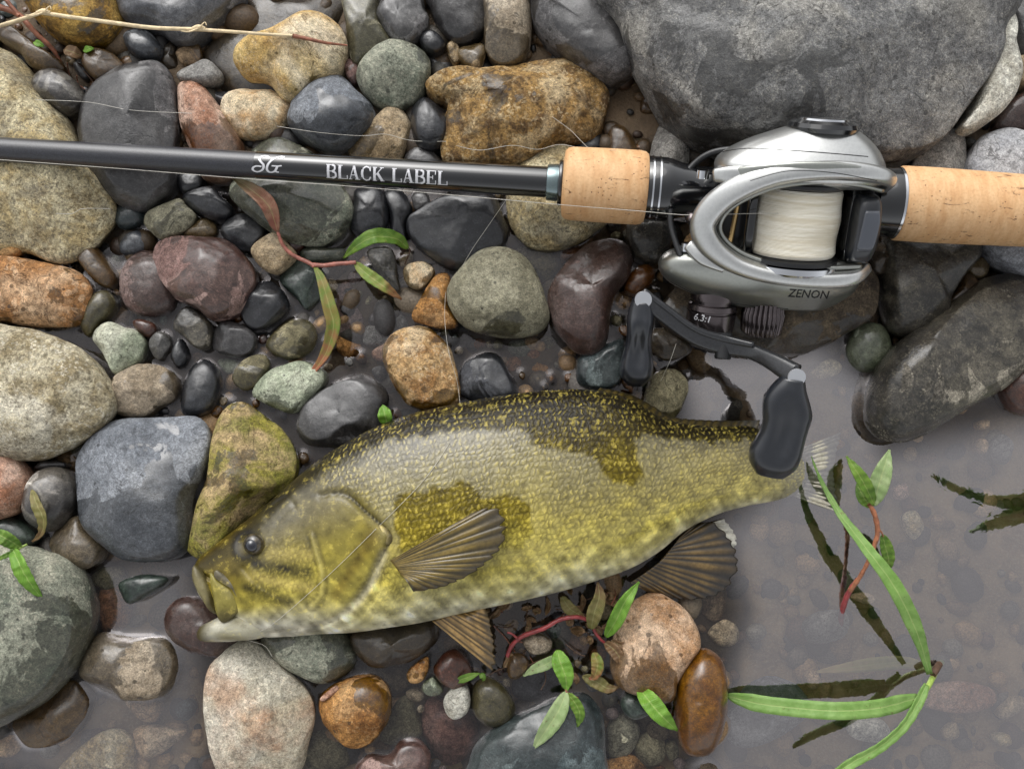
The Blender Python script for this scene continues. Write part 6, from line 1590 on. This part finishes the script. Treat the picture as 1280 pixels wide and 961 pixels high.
T = mk('twig', 60, 60, .02, 'red-brown forked twig with tiny lime buds in the upper left corner', 'twig')
stem(T, [(-60, -10), (-5, 8), (22, 18), (45, 42), (66, 62), (78, 84)], [.030, .030, .028, .026, .020, .010], [5.5, 5.0, 4.0, 3.0], M_TWIG, n=40, wob=.06)
stem(T, [(-40, -30), (0, -6), (14, 8), (24, 20)], [.032, .032, .030, .028], [4.2, 3.6, 3.0], M_TWIG, n=24, name='branch', wob=.06)
leaf(T, [(42, 53), (48, 55), (55, 58)], [.026, .028, .027], 9, 'bright', name='bud', n=10)
leaf(T, [(104, 63), (110, 62), (117, 60)], [.020, .022, .021], 10, 'bright', name='bud', n=10)
for k in range(10):
    u, v = rngp.uniform(66, 118), rngp.uniform(58, 115); a = rngp.uniform(.3, 1.4); l = rngp.uniform(14, 36)
    stem(T, [(u, v), (u + l * .5 * math.cos(a), v + l * .5 * math.sin(a) + rngp.uniform(-4, 4)), (u + l * math.cos(a), v + l * math.sin(a))], list(rngp.uniform(.006, .015, 3)), [1.0, .6], M_ROOT if k % 2 else M_TWIG, name='rootlet', n=10)
leaf(T, [(80, 62), (92, 66), (104, 72)], [.018, .020, .016], 18, 'dead', name='dead_leaf', n=14)

# loose fishing line
M_NYL = simple_mat('nylon_line', (186, 182, 172), .3, 0, .4, .1)
def fline(pts, z, label, r=.00015, on=None):
    p = path3(pts, z, 60)
    if on is not None:
        q = []
        for a in p:
            d = (Vector(a) - Vector((0, 0, CAM_H))).normalized(); h = on.ray_cast(Vector((0, 0, CAM_H)), d)
            q.append(tuple(h[0] + Vector((0, 0, .0005))) if h[0] is not None else tuple(a))
        p = np.array(q)
    V, F = tube(p, r, 6)
    c = p.mean(0)
    return tag(mesh_obj('fishing_line', V - c, F, M_NYL, loc=tuple(c)), label, 'fishing line', 'strands of fishing line')
fline([(1000, 267), (940, 267), (862, 269), (800, 264), (700, 256), (600, 247), (450, 234), (300, 223), (150, 211), (-80, 194)], [.075, .070, .062, .064, .062, .052, .049, .047, .045, .042], 'taut pale line running from the spool along the underside of the rod')
fline([(44, 125), (110, 128), (165, 138), (240, 142)], [.028, .027, .027, .024], 'short pale line strand crossing the dark lichen slab at upper left')
fline([(346, 158), (400, 166), (452, 170), (482, 168), (515, 176), (560, 177)], [.022, .026, .022, .020, .018, .018], 'wavy pale line strand crossing the blue-grey stone above the rod')
fline([(570, 182), (600, 188), (640, 182), (672, 187), (700, 181), (735, 187), (770, 188)], [.030, .031, .031, .029, .028, .032, .062], 'wavy pale line strand along the bottom of the golden rock')
fline([(690, 146), (712, 162), (725, 175), (738, 188)], [.032, .031, .031, .05], 'short kinked line strand on the golden rock')
fline([(634, 248), (612, 280), (590, 312), (574, 340)], [.045, .030, .022, .016], 'thin line strand slanting over the big black stone', r=.00011)
fline([(557, 365), (556, 400), (561, 440), (572, 480), (577, 528)], [.014, .018, .022, .018, .036], 'thin line strand hanging past the orange granite to the fish', r=.0001)
_fo = [c for c in FISH.children if c.name.startswith('body')][0]
_fb = BVHTree.FromPolygons([tuple(v.co + FISH.location) for v in _fo.data.vertices], [tuple(p.vertices) for p in _fo.data.polygons])
fline([(562, 553), (545, 580), (520, 611), (468, 663), (419, 711), (365, 760), (333, 785), (305, 797), (330, 806), (340, 820)], [.0545, .0555, .056, .0535, .0515, .050, .044, .036, .030, .024], 'thin pale line lying diagonally over the fish head and flank', on=_fb, r=.00011)
fline([(70, 267), (90, 267), (104, 261), (138, 261)], [.026, .0265, .026, .022], 'short curled line end on the cream granite boulder')
fline([(845, 430), (838, 450), (826, 476)], [.04, .03, .012], 'short line strand dropping below the reel handle')
